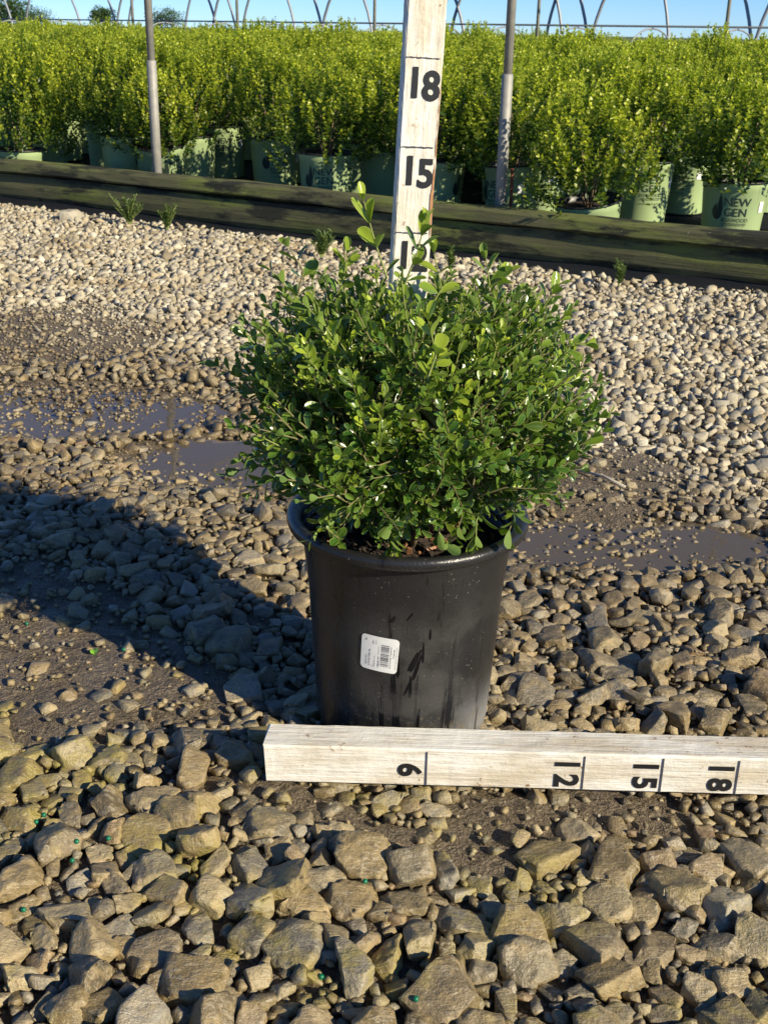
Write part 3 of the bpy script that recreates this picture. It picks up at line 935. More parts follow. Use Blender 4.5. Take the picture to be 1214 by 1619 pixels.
# crown
r4 = np.random.default_rng(42)
CEN = np.array([0.001, 0.0, 0.338]); RAD = np.array([0.170, 0.150, 0.122])
BASE = np.array([0.0, 0.01, SOILZ])
leaves, stems = [], MB()
twig_mb = MB(); green_mb = MB()
def add_twig(pts, lsz, young, pairs, green=False, start=.12):
    """leafy shoot along a polyline (list of arrays)"""
    P = np.array(pts); seg = np.linalg.norm(np.diff(P, axis=0), axis=1); cum = np.concatenate([[0], np.cumsum(seg)]); L = cum[-1]
    (green_mb if green else twig_mb).tube([tuple(p) for p in P], list(np.linspace(.0011 if not green else .00105, .0005, len(P))), 5, False)
    ph = r4.uniform(0, 6.28)
    for i in range(pairs):
        f = start + (1 - start) * (i / max(1, pairs - 1)) ** 0.92
        s_ = min(L * f, L - 1e-5); j = np.searchsorted(cum, s_, 'right') - 1; tt = (s_ - cum[j]) / seg[j]
        p = P[j] * (1 - tt) + P[j + 1] * tt; t = norm(P[j + 1] - P[j])
        a = np.array([0, 0, 1.0]) if abs(t[2]) < .9 else np.array([1.0, 0, 0])
        e1 = norm(np.cross(t, a)); e2 = np.cross(t, e1)
        ang = ph + (i % 2) * math.pi / 2 + r4.normal(0, .2)
        tipf = i / max(1, pairs - 1)
        for sgn in (1, -1):
            s = (e1 * math.cos(ang) + e2 * math.sin(ang)) * sgn
            op = r4.normal(0.95 - .45 * tipf, .16)
            ax = norm(t * math.cos(op) + s * math.sin(op) + np.array([0, 0, .10]) + r4.normal(0, .10, 3))
            nr_ = t * math.sin(op) - s * math.cos(op) + np.array([0.12, -0.12, .25]) + r4.normal(0, .22, 3)
            size = lsz * r4.uniform(.72, 1.22) * (1 - .35 * max(0, tipf - .7) / .3) * (0.8 if i == 0 else 1)
            yv = min(1, max(0, young * (0.35 + .65 * tipf) + r4.normal(0, .08) + (r4.uniform(.3, .8) if r4.uniform() < .015 else 0)))
            leaves.append((p + ax * .0012, leaf_frames(p, ax, nr_), size, int(r4.integers(len(LEAVES))), r4.uniform(), yv))
    return P

nodes = []
for i in range(9):      # woody stems from the soil
    a = 2 * math.pi * i / 9 + r4.uniform(-.2, .2); o_ = np.array([math.cos(a), math.sin(a), 0])
    b0 = BASE + o_ * r4.uniform(.006, .022); e = CEN + np.array([o_[0] * .085, o_[1] * .085, r4.uniform(-.03, .05)])
    pts = [b0, b0 * .6 + e * .4 + np.array([0, 0, .012]) + r4.normal(0, .006, 3), e]
    q_ = [pts[0] * (1 - t) ** 2 + 2 * pts[1] * t * (1 - t) + pts[2] * t * t for t in np.linspace(0, 1, 7)]
    m_ = MB(); m_.tube([tuple(p) for p in q_], list(np.linspace(.0036, .0018, 7)), 7)
    ob('stem', m_.mesh('stem', True), M['bark'], hero)
    nodes += q_[2:]
nodes = np.array(nodes)
def canopy_pt(d, f):
    q_ = (np.abs(d) ** 2.9).sum() ** (-1 / 2.9)
    p = CEN + d * q_ * RAD * f
    if p[2] < .285: p[:2] = CEN[:2] + (p[:2] - CEN[:2]) * (1 - .62 * ((.285 - p[2]) / .085) ** 1.0)
    return p
NT = 960
for i in range(NT):
    # directions spread over the dome, fewer straight down
    zc = r4.uniform(-0.90, 1.0); a = r4.uniform(0, 6.283); h = math.sqrt(1 - zc * zc); d = np.array([h * math.cos(a), h * math.sin(a), zc])
    f = (r4.uniform(0.42, 1.0)) ** .42
    lump = 1 + .075 * math.sin(3 * a + 1.0) * h + .05 * math.sin(5 * a + 4 * zc) + r4.normal(0, .035)
    tip = canopy_pt(d, f * lump)
    if tip[2] < SOILZ + .018: tip[2] = SOILZ + .018 + r4.uniform(0, .03)
    n0 = nodes[np.argmin(np.linalg.norm(nodes - (tip * .6 + CEN * .4 - np.array([0, 0, .04])), axis=1))]
    out = norm(tip - CEN * np.array([1, 1, .9]))
    grow = norm(out * 1.0 + np.array([0, 0, .32]) + r4.normal(0, .28, 3))
    if d[2] < -.35: grow = norm(out + np.array([0, 0, .1]) + r4.normal(0, .25, 3))
    L = r4.uniform(.055, .085)
    st = tip - grow * L
    mid = st * .5 + tip * .5 + r4.normal(0, .004, 3)
    twig_mb.tube([tuple(n0), tuple((n0 + st) / 2 + np.array([0, 0, .008])), tuple(st)], [.0014, .0012, .0011], 5, False)
    yg = max(0, .10 + .30 * max(0, d[2]) * f ** 4 + r4.normal(0, .09))
    if d[2] > .1 and r4.uniform() < .24: yg = r4.uniform(.4, .95)
    add_twig([st, mid, tip], r4.uniform(.0108, .0150), yg, int(r4.integers(6, 9)), yg > .3)
# long light shoots standing out of the crown, traced from the photograph
def P3(x, y, D): return np.array(pix(x, y, D)[:]) - np.array(POT[:])
for (x0, y0, x1, y1, D, n_, sz, yv) in ((612, 440, 575, 318, 1.0, 4, .0225, .85), (640, 450, 672, 352, 1.01, 5, .0215, .6), (470, 470, 457, 392, 1.03, 4, .019, .25), (530, 470, 545, 398, 1.04, 4, .019, .5),
        (548, 480, 549, 402, 1.02, 4, .020, .6), (676, 600, 677, 508, .895, 4, .0215, .95), (672, 500, 686, 402, 1.02, 4, .023, .75), (760, 470, 768, 412, 1.04, 4, .021, .35), (785, 480, 797, 436, 1.05, 4, .021, .55),
        (850, 500, 880, 452, 1.06, 4, .021, .35), (560, 560, 430, 430, 1.0, 7, .018, .4), (600, 700, 480, 560, .94, 7, .020, .5), (575, 640, 495, 480, .97, 8, .019, .5), (400, 620, 330, 572, 1.06, 5, .017, .15),
        (870, 690, 962, 655, 1.0, 6, .018, .2), (860, 730, 950, 684, .99, 6, .018, .2), (430, 735, 366, 748, .97, 5, .017, .1), (460, 740, 398, 778, .97, 5, .017, .2), (540, 760, 492, 852, .95, 6, .015, .45),
        (600, 790, 625, 862, .95, 5, .018, .35), (650, 780, 612, 868, .948, 5, .018, .3), (690, 815, 712, 868, .95, 4, .019, .2), (770, 790, 752, 862, .95, 5, .017, .3), (820, 790, 800, 850, .96, 5, .017, .25),
        (760, 760, 720, 848, .95, 6, .018, .2), (880, 560, 925, 545, 1.03, 5, .018, .4), (690, 560, 655, 500, .97, 4, .019, .4), (800, 540, 745, 480, 1.0, 5, .018, .4), (420, 560, 385, 520, 1.04, 4, .018, .3)):
    a, b = P3(x0, y0, D + .012), P3(x1, y1, D)
    mid = (a + b) / 2 + r4.normal(0, .004, 3)
    add_twig([a, mid, b], sz, yv, n_, yv > .28, .05)
tag(ob('twigs', twig_mb.mesh('twigs', True), M['twig'], hero), kind='stuff')
tag(ob('green_shoots', green_mb.mesh('green_shoots', True), M['greenstem'], hero), kind='stuff')

# the 300 leaves that show largest are objects of their own
camv = np.array([0, 0, CAMH]) - np.array(POT[:])
LP = np.array([l[0] for l in leaves]); LN = np.array([l[1][:, 2] for l in leaves]); LS = np.array([l[2] for l in leaves])
vd = camv - LP; dist = np.linalg.norm(vd, axis=1); vd /= dist[:, None]
outer = np.linalg.norm((LP - CEN) / RAD, axis=1)
right = np.cross(vd, [0, 0, 1.0])
# how much stands in front: count leaves nearer to the camera in a thin cone
scr = np.stack([LP[:, 0] / (LP[:, 1] + POT.y), LP[:, 2] / (LP[:, 1] + POT.y)], 1)
cover = np.zeros(len(leaves))
for i in range(len(leaves)):
    dd = np.abs(scr - scr[i]).max(1)
    cover[i] = ((dd < .007) & (dist < dist[i] - .004)).sum()
score = LS ** 2 * np.abs((LN * vd).sum(1)) / dist ** 2 * np.exp(-cover * 0.8)
top = set(np.argsort(-score)[:300].tolist())
leaf_me = []
for V, F, e in LEAVES:
    me = mesh_np('leaf', V, F, True, {'edge': e}); me.materials.append(M['leaf_obj']); leaf_me.append(me)
rest = []
for i, it in enumerate(leaves):
    p, m, s, k_, r_, y_ = it
    if i in top:
        o = bpy.data.objects.new('leaf', leaf_me[k_]); COL.objects.link(o); o.parent = hero
        o.matrix_local = Matrix.Translation(Vector(p)) @ (Matrix(m.tolist()) * s).to_4x4()
        o.color = (float(y_), 0, 0, 1)
    else:
        rest.append(it)
tag(merge_leaves(rest, LEAVES, 'foliage', M['leaf'], hero), kind='stuff')
print('hero leaves', len(leaves))

# ------------------------------------------------------------------ boxwoods of the bed
def bed_leaf(wr=.62):
    V = np.array([(0, 0, 0), (-.5 * wr, .55, .10), (0, .55, 0), (.5 * wr, .55, .10), (0, 1, -.03)])
    return V, np.array([(0, 2, 1), (0, 3, 2), (1, 2, 4), (2, 3, 4)]), np.array([0, 1, 0, 1, .5])
BLV = [bed_leaf(.62), bed_leaf(.72)]
def bed_crown(seed, H=0.36, Rr=0.165, shoots=250, tall=0.045):
    """upright bushy crown; origin at the soil"""
    r = np.random.default_rng(seed); items = []
    for i in range(shoots):
        a = r.uniform(0, 6.283); q = math.sqrt(r.uniform(0, 1)); x, y = q * math.cos(a), q * math.sin(a)
        lump = 1 + .12 * math.sin(3 * a + seed) + r.normal(0, .06)
        top = H * (.12 + .88 * math.sqrt(max(0, 1 - .97 * q * q))) * (1 + r.normal(0, .05)) + (r.uniform(0.3, 1) * tall if r.uniform() < .12 else 0)
        low = r.uniform() < .32
        if low: top *= r.uniform(.25, .8); q2 = max(q, .72) + r.uniform(-.05, .2); x, y = q2 * math.cos(a), q2 * math.sin(a)
        tip = np.array([x * Rr * lump, y * Rr * lump, max(.05, top)])
        g = norm(np.array([x * .28, y * .28, 1]) + r.normal(0, .12, 3)) if not low else norm(np.array([x * .7, y * .7, .8]) + r.normal(0, .15, 3))
        L = r.uniform(.06, .105); st = tip - g * L; np_ = int(L / .0105)
        ph = r.uniform(0, 6.28)
        e1 = norm(np.cross(g, [0, 1, .2])); e2 = np.cross(g, e1)
        for k in range(np_):
            f = k / (np_ - 1); p = st + g * L * f + r.normal(0, .0015, 3)
            ang = ph + (k % 2) * 1.571 + r.normal(0, .3)
            for sg in (1, -1):
                s = (e1 * math.cos(ang) + e2 * math.sin(ang)) * sg; op = 1.0 - .55 * f + r.normal(0, .15)
                ax = g * math.cos(op) + s * math.sin(op); nn = g * math.sin(op) - s * math.cos(op) + r.normal(0, .15, 3)
                hfac = np.clip((p[2] - .02) / (H * .65), 0, 1)  # low leaves coloured darker: old growth, also painting in the shaded underside
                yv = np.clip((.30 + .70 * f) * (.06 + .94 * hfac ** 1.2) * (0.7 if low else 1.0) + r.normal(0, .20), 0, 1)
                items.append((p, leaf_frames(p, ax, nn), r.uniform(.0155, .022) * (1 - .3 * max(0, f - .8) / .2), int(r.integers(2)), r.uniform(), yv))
    for i in range(700):   # older leaves inside
        d = r.normal(size=3); d /= np.linalg.norm(d); q = r.uniform(.2, .8)
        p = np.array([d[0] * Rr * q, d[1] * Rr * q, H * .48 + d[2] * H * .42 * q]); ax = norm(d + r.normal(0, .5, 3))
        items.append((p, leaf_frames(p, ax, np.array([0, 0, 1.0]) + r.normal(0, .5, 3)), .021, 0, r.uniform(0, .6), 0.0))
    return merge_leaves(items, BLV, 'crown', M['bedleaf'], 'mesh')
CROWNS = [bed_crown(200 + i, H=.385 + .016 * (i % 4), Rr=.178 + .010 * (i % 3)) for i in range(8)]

def green_pot_mesh(h=0.235, rt=0.106, rb=0.087, lip=True):
    mb = MB(); n = 40
    mb.lathe([(0, .004), (rb - .006, .004), (rb, 0), (rb + .001, .006), (rt - .003, h - .030), (rt - .001, h - .028), (rt, h - .007)], n)
    nf_out = (6) * n
    mb.lathe([(rt, h - .007), (rt + .006, h - .006), (rt + .0075, h - .002), (rt + .004, h), (rt - .002, h - .001), (rt - .006, h - .03), (rt - .010, h - .045)], n)
    me = mb.mesh('pot', True); me.materials.append(M['greenpot']); me.materials.append(M['potblack'])
    me.polygons.foreach_set('material_index', np.array([0] * nf_out + [1] * (len(me.polygons) - nf_out), dtype=np.int32))
    return me
GP = {'tall': green_pot_mesh(), 'squat': green_pot_mesh(h=0.165, rt=.106, rb=.092)}
def disc_mesh(r, name):
    n = 24; return mesh_np(name, np.array([(0, 0, .003)] + [(r * math.cos(2 * math.pi * i / n), r * math.sin(2 * math.pi * i / n), 0) for i in range(n)]), [(0, 1 + i, 1 + (i + 1) % n) for i in range(n)])
SOILME = disc_mesh(.0985, 'soil'); SOILME.materials.append(M['soil'])
def stem_mesh():
    mb = MB(); r = np.random.default_rng(77)
    for i in range(7):
        a = i * .9; mb.tube([(.01 * math.cos(a), .01 * math.sin(a), 0), (.03 * math.cos(a), .03 * math.sin(a), .08), (.07 * math.cos(a), .07 * math.sin(a), .20)], [.004, .003, .0015], 5)
    me = mb.mesh('stem', True); me.materials.append(M['bark']); return me
STEMME = stem_mesh()

# printed emblem of the green pots, wrapped round the wall
def gp_pt(x, z, off=.0014, h=.235, rt=.106, rb=.087):
    rad = rb + (rt - rb) * z / h + off
    return Vector((rad * math.sin(x / .097), -rad * math.cos(x / .097), z))
def up13(x, z): return (x - .004) * 1.28 - .004, (z - .118) * 1.28 + .170
def poly_wrap(me): 
    bm = bmesh.new(); bm.from_mesh(me)
    bmesh.ops.subdivide_edges(bm, edges=[e for e in bm.edges if e.calc_length() > .012], cuts=2)
    bm.to_mesh(me); bm.free(); return me
def flatpoly(pts, name):
    me = bpy.data.meshes.new(name); me.from_pydata([(x, z, 0) for x, z in pts], [], [tuple(range(len(pts)))]); return me
def wrapped(me, mat):
    remap(me, lambda c: gp_pt(*up13(c.x, c.y))); me.materials.clear(); me.materials.append(mat); return me
def join_meshes(mes, name):
    bm = bmesh.new()
    for m in mes: bm.from_mesh(m)
    me = bpy.data.meshes.new(name); bm.to_mesh(me); bm.free(); return me
def shifted(me, dx, dz): return remap(me, lambda c: Vector((c.x + dx, c.y + dz, 0)))
words_ = [shifted(text_mesh('NEW', .0285, .0001), .014, .118), shifted(text_mesh('GEN', .0285, .0001), .012, .093), shifted(text_mesh('BOXWOOD', .0122, 0), .012, .0745)]
LETTER = wrapped(join_meshes(words_, 'lettering'), M['print'])
def leafshape(cx, cz, w, h, lean, n=18):
    pts = []
    for i in range(n):
        t = 2 * math.pi * i / n; z = math.sin(t); x = math.cos(t) * (1 - .75 * max(0, z) ** 1.2)
        pts.append((cx + x * w + lean * (z + 1) / 2, cz + z * h))
    return pts
EMBLEM = wrapped(join_meshes([flatpoly(leafshape(-.0265, .109, .0065, .030, .0), 'e'), flatpoly(leafshape(-.0405, .096, .0080, .017, .002), 'e')], 'emblem'), M['print'])
ring_o, ring_i = leafshape(-.034, .086, .0105, .0115, 0, 20), None
EMB2 = wrapped(flatpoly(ring_o, 'emblem_drop'), M['print'])
remap(EMB2, lambda c: c * 1.0)
rects = []
for zz, x0, x1 in ((.0655, -.018, .042), (.0615, -.018, .042), (.050, -.020, .040)):
    x = x0
    while x < x1: w = r3.uniform(.0018, .006); rects.append((x, zz, min(x1, x + w), zz + .0016)); x += w + .0012
V, F = [], []
for a, b, c_, d_ in rects:
    (a, b), (c_, d_) = up13(a, b), up13(c_, d_)
    n = len(V); V += [gp_pt(a, b)[:], gp_pt(c_, b)[:], gp_pt(c_, d_)[:], gp_pt(a, d_)[:]]; F.append((n, n + 1, n + 2, n + 3))
SMALL = mesh_np('small_print', np.array(V), F); SMALL.materials.append(M['print'])
V = []; N_ = 4
for j in range(2):
    for i in range(N_ + 1): V.append(gp_pt(.086 + .020 * i / N_, .138 + .034 * j, .0016)[:])
TAGME = mesh_np('price_tag', np.array(V), [(i, i + 1, N_ + 2 + i, N_ + 1 + i) for i in range(N_)]); TAGME.materials.append(M['paper'])
V = []
for a, b, c_, d_ in ((.093, .124, .0945, .146), (.0955, .126, .0965, .143), (.098, .124, .100, .146)):
    V += [gp_pt(a, b, .0020)[:], gp_pt(c_, b, .0020)[:], gp_pt(c_, d_, .0020)[:], gp_pt(a, d_, .0020)[:]]
TAGINK = mesh_np('tag_print', np.array(V), [(0, 1, 2, 3), (4, 5, 6, 7), (8, 9, 10, 11)]); TAGINK.materials.append(M['barink'])

def bed_shrub(pos, label, group, yaw=0.0, tilt=(0, 0), kind='tall', detail=True, crown=0, cs=1.0, cyaw=0.0, tagon=True, hs=1.0):
    e = empty('potted_boxwood', pos, (tilt[0], tilt[1], yaw))
    tag(e, label, 'potted plant', group)
    h = .235 if kind == 'tall' else .165
    p = ob('pot', GP[kind], None, e)
    if detail and kind == 'tall':
        for nm, me in (('lettering', LETTER), ('emblem', EMBLEM), ('emblem', EMB2), ('small_print', SMALL)):
            ob(nm, me, None, p)
    if detail and tagon and kind == 'tall':
        t = ob('price_tag', TAGME, None, p)
    if detail:
        ob('soil', SOILME, None, e, (0, 0, h - .028)); ob('stem', STEMME, None, e, (0, 0, h - .03))
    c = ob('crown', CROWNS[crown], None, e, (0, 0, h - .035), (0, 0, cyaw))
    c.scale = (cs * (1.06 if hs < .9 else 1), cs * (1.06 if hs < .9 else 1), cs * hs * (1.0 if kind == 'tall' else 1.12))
    return e

FZ = 0.016
placed = []
def put(px_, D, label, yaw=0.0, tilt=(0, 0), kind='tall', crown=0, cs=1.0, tagon=True):
    Z = D * math.cos(PITCH) + .4 * math.sin(PITCH); x = (level(px_, 250)[0] - 607) / FPX * Z
    v_ = bed_uv(Vector((x, D, 0)))[1]
    if v_ < .20: x, D = x * (1 + (.20 - v_) / D), D + (.20 - v_) / VV.y * 1.0
    bed_shrub((x, D, FZ), label, 'green potted boxwoods in the bed', yaw + math.atan2(-x, D), tilt, kind, True, crown, cs, crown * 1.3, tagon, .84 if D < 4.95 else .92)
    placed.append((x, D))
put(1166, 3.84, 'boxwood in an upright green pot whose whole printed emblem faces the yard, behind the edging', R(2), crown=0, cs=1.0)
put(942, 3.84, 'boxwood in a low green pot sunk behind the edging, leaves down to its rim', 0, (R(7), R(-6)), 'squat', 1, 1.02)
put(816, 4.18, 'boxwood in a green pot right behind the steel post with the rusty stake', R(-38), (R(2), R(-3)), crown=2, cs=.98)
put(1022, 4.42, 'shaded boxwood pot half hidden behind the low pot', R(14), crown=3)
put(690, 4.28, 'boxwood in a green pot with a torn sunlit side, behind the upright stick', R(80), crown=4, tagon=False)
put(516, 4.45, 'boxwood in a shaded green pot cut off by the edging, left of the upright stick', R(-10), crown=5, tagon=False)
put(434, 5.02, 'boxwood in a shaded green pot set back, second one right of the leaning pot', R(8), crown=6)
put(352, 5.62, 'boxwood in a shaded green pot with a white price tag beside its emblem', R(-6), crown=7)
put(258, 4.86, 'boxwood in a tipped green pot leaning behind the plain steel post', R(34), (R(9), R(-11)), crown=0, cs=.92, tagon=False)
put(197, 5.02, 'boxwood in a green pot with bare wall, next to the leaning pot', R(62), crown=1)
put(28, 5.02, 'boxwood in a low sunlit green pot at the far end of the edging', R(90), (0, 0), 'squat', 2, 1.05)
put(300, 5.05, 'narrow boxwood in a green pot squeezed behind the leaning pot', R(150), crown=3, cs=.9, tagon=False)
put(1085, 4.75, 'boxwood in a green pot standing in shade behind the open cloth gap', R(-20), crown=5)
put(66, 5.3, 'boxwood in a green pot behind the low sunlit pot', R(120), crown=6)
put(610, 4.62, 'boxwood with foliage hanging over its pot, touching the upright stick', R(160), crown=7, cs=1.0)
put(1285, 4.2, 'boxwood pot at the right behind the printed emblem pot', R(40), crown=3)
# the packed rows behind: only their place tells them apart
r5 = np.random.default_rng(55)
ORD = 'first second third fourth fifth sixth seventh eighth ninth tenth eleventh twelfth thirteenth fourteenth fifteenth sixteenth seventeenth eighteenth nineteenth twentieth twenty-first twenty-second twenty-third twenty-fourth'.split()
count = 0
v = 0.80
row = 0
while v < 8.2 and count < 283:
    u = -6.0 + (row % 2) * .17
    while u < BEDLEN + 9:
        p = bed(u + r5.normal(0, .03), v + r5.normal(0, .03), FZ)
        u += .365
        Z = p.y * math.cos(PITCH) + .2
        sx = 607 + FPX * p.x / Z
        if sx < -40 or sx > 1270: continue
        if any((p.x - a) ** 2 + (p.y - b) ** 2 < .31 ** 2 for a, b in placed): continue
        placed.append((p.x, p.y))
        near = p.y < 6.4
        bed_shrub(p.to_tuple(), 'bright green boxwood in the %s packed row behind the front pots' % ORD[row], 'green potted boxwoods in the bed', r5.uniform(-.8, .8) if near else r5.uniform(0, 6.28),
                  (0, 0), 'tall', near, int(r5.integers(8)), r5.uniform(.96, 1.10), r5.uniform(0, 6.28), near and r5.uniform() < .4, min(1.0, .88 + .06 * max(0, v - .8)) * r5.uniform(.94, 1.07))
        count += 1
    v += .345; row += 1
print('row shrubs', count)

# ------------------------------------------------------------------ hoop house over the bed: bent steel pipes on ground posts
def hoop(near, far, label, rusty=False):
    e = empty('hoop_frame', (near.x, near.y, 0)); tag(e, label, 'hoop', 'hoop frames over the bed')
    f = far - near; f.z = 0; W = f.length; d = f.normalized()
    def P(s, z, side=0): return (d.x * s, d.y * s, z)
    pts = [P(0, .45), P(0, 1.3)]
    for i in range(1, 24):
        a = math.pi * i / 24; pts.append(P(W / 2 - W / 2 * math.cos(a), 1.3 + 1.55 * math.sin(a)))
    pts += [P(W, 1.3), P(W, .45)]
    m = MB(); m.tube(pts, .0145, 12); ob('bow_pipe', m.mesh('bow_pipe', True), M['steel'], e)
    for s in (0, W):
        m = MB(); m.tube([P(s, -.05), P(s, .55), P(s, .552)], [.0180, .0180, .0155], 14); ob('ground_post', m.mesh('ground_post', True), M['steel'], e)
poleR, poleL = pix(790, 331, 3.93), pix(250, 284, 4.50)
for q_ in (poleR, poleL):
    q_.z = 0; v_ = bed_uv(q_)[1]
    if abs(v_ - .105) > .005: f_ = 1 + (.105 - v_) / (q_.x * VV.x + q_.y * VV.y); q_.x *= f_; q_.y *= f_
def farpost(px_, v=6.2):
    # where the pixel column meets the far side of the house
    k_ = (level(px_, 40)[0] - 607) / FPX * math.cos(PITCH)
    A = BL + VV * v
    # x = k*y ; point A + U t
    t = (k_ * A.y - A.x) / (U.x - k_ * U.y)
    p = A + U * t; return Vector((p.x, p.y, 0))
near_line = [poleR, poleL] + [poleL + (poleL - poleR) * k_ for k_ in (1, 2, 3, 4)]
far_px = [1330, 1146, 849, 592, 376, 211]
HL = ['steel hoop whose ground post stands beside a rusty stake behind the edging', 'steel hoop whose plain ground post stands at the tipped pot',
      ] + ['steel hoop seen only by its far leg rising out of the shrubs'] * 4
for n_, fp, lb in zip(near_line, far_px, HL): hoop(n_, farpost(fp), lb)
m = MB(); m.tube([(poleR.x + .034, poleR.y + .01, -.02), (poleR.x + .036, poleR.y + .01, .18), (poleR.x + .034, poleR.y + .012, .262)], .0055, 6)
tag(ob('stake', m.mesh('stake', True), M['rust']), 'thin rusty iron stake standing against the steel post', 'stake')

# ------------------------------------------------------------------ more hoop houses beyond
def lineD(X, a=18.2, b=.92):
    k_ = (level(X, 40)[0] - 607) / FPX * math.cos(PITCH); D = a / (1 + b * k_); return Vector((k_ * D, D, 0))
def far_arch(X0, X1, a, apex, r=.021):
    A, B = lineD(X0, a), lineD(X1, a)
    e = empty('hoop_frame', A.to_tuple()); tag(e, 'bare bent pipe arch in the %s line of empty hoop houses beyond the bed' % ('nearer' if a < 20 else 'farther'), 'hoop', 'bare arches beyond the bed')
    pts = []
    for i in range(29):
        t = math.pi * i / 28; f = .5 - .5 * math.cos(t); q_ = (B - A) * f; pts.append((q_.x, q_.y, apex * math.sin(t) ** .92))
    m = MB(); m.tube(pts, r, 8); ob('bow_pipe', m.mesh('bow_pipe', True), M['pipe'], e)
for X0, X1 in ((-110, 24), (38, 189), (181, 348), (332, 515), (503, 741), (707, 935), (929, 1195), (1187, 1500)): far_arch(X0, X1, 18.2, 1.85)
for X0, X1 in ((-40, 132), (200, 377), (290, 471), (380, 593), (690, 893), (860, 1061)): far_arch(X0, X1, 21.5, 2.1, .023)
# low tunnel hoops tied to a ridge rail
A, B = lineD(-120, 16.2), lineD(1380, 16.2)
rd = (B - A).normalized(); rp = Vector((-rd.y, rd.x, 0))
m = MB(); m.tube([(A.x, A.y, .73), (B.x, B.y, .78)], .011, 8)
tag(ob('ridge_rail', m.mesh('ridge_rail', True), M['darkpipe']), 'long straight pipe rail running along the low tunnel hoops beyond the bed', 'rail')
for X in (20, 95, 175, 262, 350, 432, 515, 604, 700, 800, 912, 1030, 1164):
    c0 = lineD(X, 16.2); f = (c0 - A).length / (B - A).length; zt = .73 + .05 * f - .022
    pts = []
    for i in range(17):
        t = math.pi * i / 16; q_ = rp * (-.62 * math.cos(t)); pts.append((c0.x + q_.x, c0.y + q_.y, zt * math.sin(t) ** .7))
    m = MB(); m.tube(pts, .0095, 6)
    tag(ob('low_hoop', m.mesh('low_hoop', True), M['pipe']), 'thin low tunnel hoop under the straight pipe rail', 'hoop', 'low tunnel hoops')

# ------------------------------------------------------------------ far trees
def tree(X, ytop, wpx, D, seed, label):
    r = np.random.default_rng(seed); X, ytop = level(X, ytop); k_ = (X - 607) / FPX * math.cos(PITCH)
    H = CAMH + D * math.tan(math.atan((810 - ytop) / FPX) - PITCH); W = wpx / FPX * D * .92 / 2
    e = empty('tree', (k_ * D, D, 0)); tag(e, label, 'tree')
    m = MB(); m.tube([(0, 0, -.2), (.05 * H * r.normal(), 0, H * .35), (0, 0, H * .8)], [H * .035, H * .025, H * .006], 8)
    for i in range(6):
        a = r.uniform(0, 6.28); z = H * r.uniform(.25, .5); m.tube([(0, 0, z), (math.cos(a) * W * .6, math.sin(a) * W * .6, z + H * .25)], [H * .012, H * .004], 5)
    ob('trunk', m.mesh('trunk', True), M['trunk'], e)
    items = []
    clumps = []
    for i in range(34):
        d = r.normal(size=3); d /= np.linalg.norm(d); q_ = r.uniform(.3, .9)
        clumps.append((np.array([d[0] * W * q_, d[1] * W * q_, H * .58 + d[2] * H * .36 * q_]), r.uniform(.24, .42) * W, r.uniform()))
    for c_, s_, cr in clumps:
        for j in range(90):
            d = r.normal(size=3); d /= np.linalg.norm(d); p = c_ + d * s_ * r.uniform(.5, 1.1)
            items.append((p, leaf_frames(p, d + r.normal(0, .5, 3), d + np.array([0, 0, .8])), H * .085 * r.uniform(.6, 1.2), 0, np.clip(cr * .6 + r.uniform(0, .4), 0, 1), max(0, d[2]) * .5))
    me = merge_leaves(items, BLV, 'crown', M['treeleaf'], 'mesh'); ob('crown', me, None, e)
tree(8, -12, 105, 150, 1, 'broad dark tree rising highest on the horizon behind the hoops')
tree(62, 16, 66, 165, 2, 'low dark tree merging with the tall broad tree')
tree(163, 10, 42, 170, 3, 'small round tree standing alone on the horizon')
tree(266, 18, 62, 170, 4, 'wide low domed tree on the horizon beside the steel post')

# ------------------------------------------------------------------ weeds along the edging
def weed(x, y, hpx, seed, label, D=None, spread=1.0):
    r = np.random.default_rng(seed); p0 = gnd(x, y); H = hpx / FPX * (p0.y * .92 + .25)
    items = []; e = empty('weed', (p0.x, p0.y, GZ + .002)); tag(e, label, 'weed', 'weeds along the edging'); m = MB()
    for i in range(int(16 * spread + 3)):
        a = r.uniform(0, 6.28); tip = np.array([math.cos(a) * H * .60 * r.uniform(.1, 1) * spread, math.sin(a) * H * .2 * r.uniform(0, 1), H * r.uniform(.55, 1.0)])
        m.tube([(0, 0, 0), tuple(tip * np.array([.35, .35, .5])), tuple(tip)], [.0016, .0012, .0006], 5, False)
        for k in range(26):
            f = .2 + .8 * k / 25; p = tip * np.array([f * (.4 + .6 * f), f * (.4 + .6 * f), f]); b = r.uniform(0, 6.28)
            ax = norm(np.array([math.cos(b), math.sin(b), .8])); items.append((p, leaf_frames(p, ax, np.array([0, 0, 1.0]) + r.normal(0, .3, 3)), r.uniform(.012, .022), 0, r.uniform(), r.uniform(0, .6) * f))
    ob('stem', m.mesh('stem', True), M['greenstem'], e)
    thin = [bed_leaf(.28)]
    ob('leaves', merge_leaves(items, thin, 'leaves', M['weed'], 'mesh'), None, e)
    e.children[-1]['kind'] = 'stuff'
weed(205, 352, 48, 1, 'feathery green weed, the bushier of the pair below the plain steel post')
weed(265, 360, 42, 2, 'feathery green weed, the slimmer of the pair below the plain steel post', spread=.7)
weed(508, 402, 44, 3, 'dull green weed behind the top left of the black-potted boxwood')
weed(712, 425, 42, 4, 'single thin weed just right of the upright stick', spread=.25)
weed(978, 448, 44, 5, 'single thin weed in the shade under the right part of the edging', spread=.3)

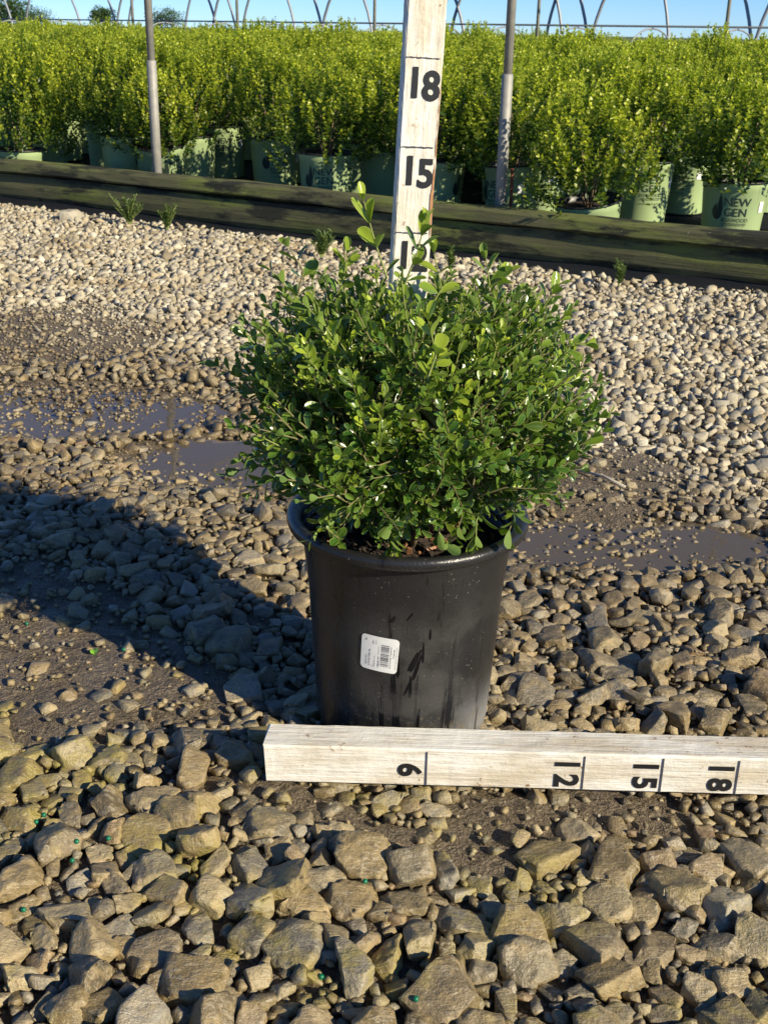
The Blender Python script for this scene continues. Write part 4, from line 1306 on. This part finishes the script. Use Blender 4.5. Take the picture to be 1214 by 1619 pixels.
# ------------------------------------------------------------------ small things lying on the gravel
bpy.context.view_layer.update()
dg = bpy.context.evaluated_depsgraph_get()
def drop(x, y):
    p = gnd(x, y); d = (p - Vector((0, 0, CAMH))).normalized()
    hit, loc, nn, idx, o, mm = sc.ray_cast(dg, Vector((0, 0, CAMH)), d)
    return loc if hit else p
bm = bmesh.new(); bmesh.ops.create_icosphere(bm, subdivisions=2, radius=.0024)
bead_me = bpy.data.meshes.new('fertiliser_bead'); bm.to_mesh(bead_me); bm.free(); bead_me.materials.append(M['bead'])
bead_me.polygons.foreach_set('use_smooth', np.ones(len(bead_me.polygons), dtype=bool))
for x, y in ((70, 1291), (122, 1333), (172, 1328), (115, 1363), (38, 1441), (58, 1302), (577, 1396), (508, 1547), (196, 1029), (43, 988), (657, 1582)):
    p = drop(x, y); o = ob('fertiliser_bead', bead_me, None, None, (p.x, p.y, p.z + .0015))
    tag(o, 'tiny round green bead lying between the gravel stones', 'bead', 'green beads on the gravel')
def scrap(x, y, size, mat, name, label, cat, seed):
    r = np.random.default_rng(seed); V, F, e = leaf_proto(.7, .5, .3); p = drop(x, y)
    V = V * size + r.normal(0, size * .03, V.shape); m = rotm(r.uniform(0, 6.28), .3, .2)
    if size > .02: p = gnd(x, y); p.z = float(ghgt(p.x, p.y)) + .004
    tag(ob(name, mesh_np(name, V @ m.T, F, True), mat, None, (p.x, p.y, p.z + .003)), label, cat)
scrap(150, 1030, .014, M['lime'], 'fallen_leaf', 'bright lime green leaf scrap lying on the mud', 'leaf', 1)
scrap(903, 748, .034, M['deadleaf'], 'fallen_leaf', 'curled brown dead leaf on the mud right of the boxwood', 'leaf', 2)
a, b = drop(914, 748), drop(987, 775)
m = MB(); m.tube([(a.x, a.y, a.z + .004), ((a.x + b.x) / 2 + .004, (a.y + b.y) / 2, max(a.z, b.z) + .007), (b.x, b.y, b.z + .005)], [.0018, .0024, .0030], 7)
tag(ob('twig', m.mesh('twig', True), M['drytwig']), 'pale dry twig lying on the mud right of the boxwood', 'twig')
# one loose block by the edging
p = gnd(115, 345); blk, bf = PROTO[3][4]
o = ob('loose_rock', mesh_np('loose_rock', blk * .042, bf), M['stone_obj'], None, (p.x, p.y, .006))
tag(o, 'single larger pale rock lying at the foot of the timber edging', 'rock')
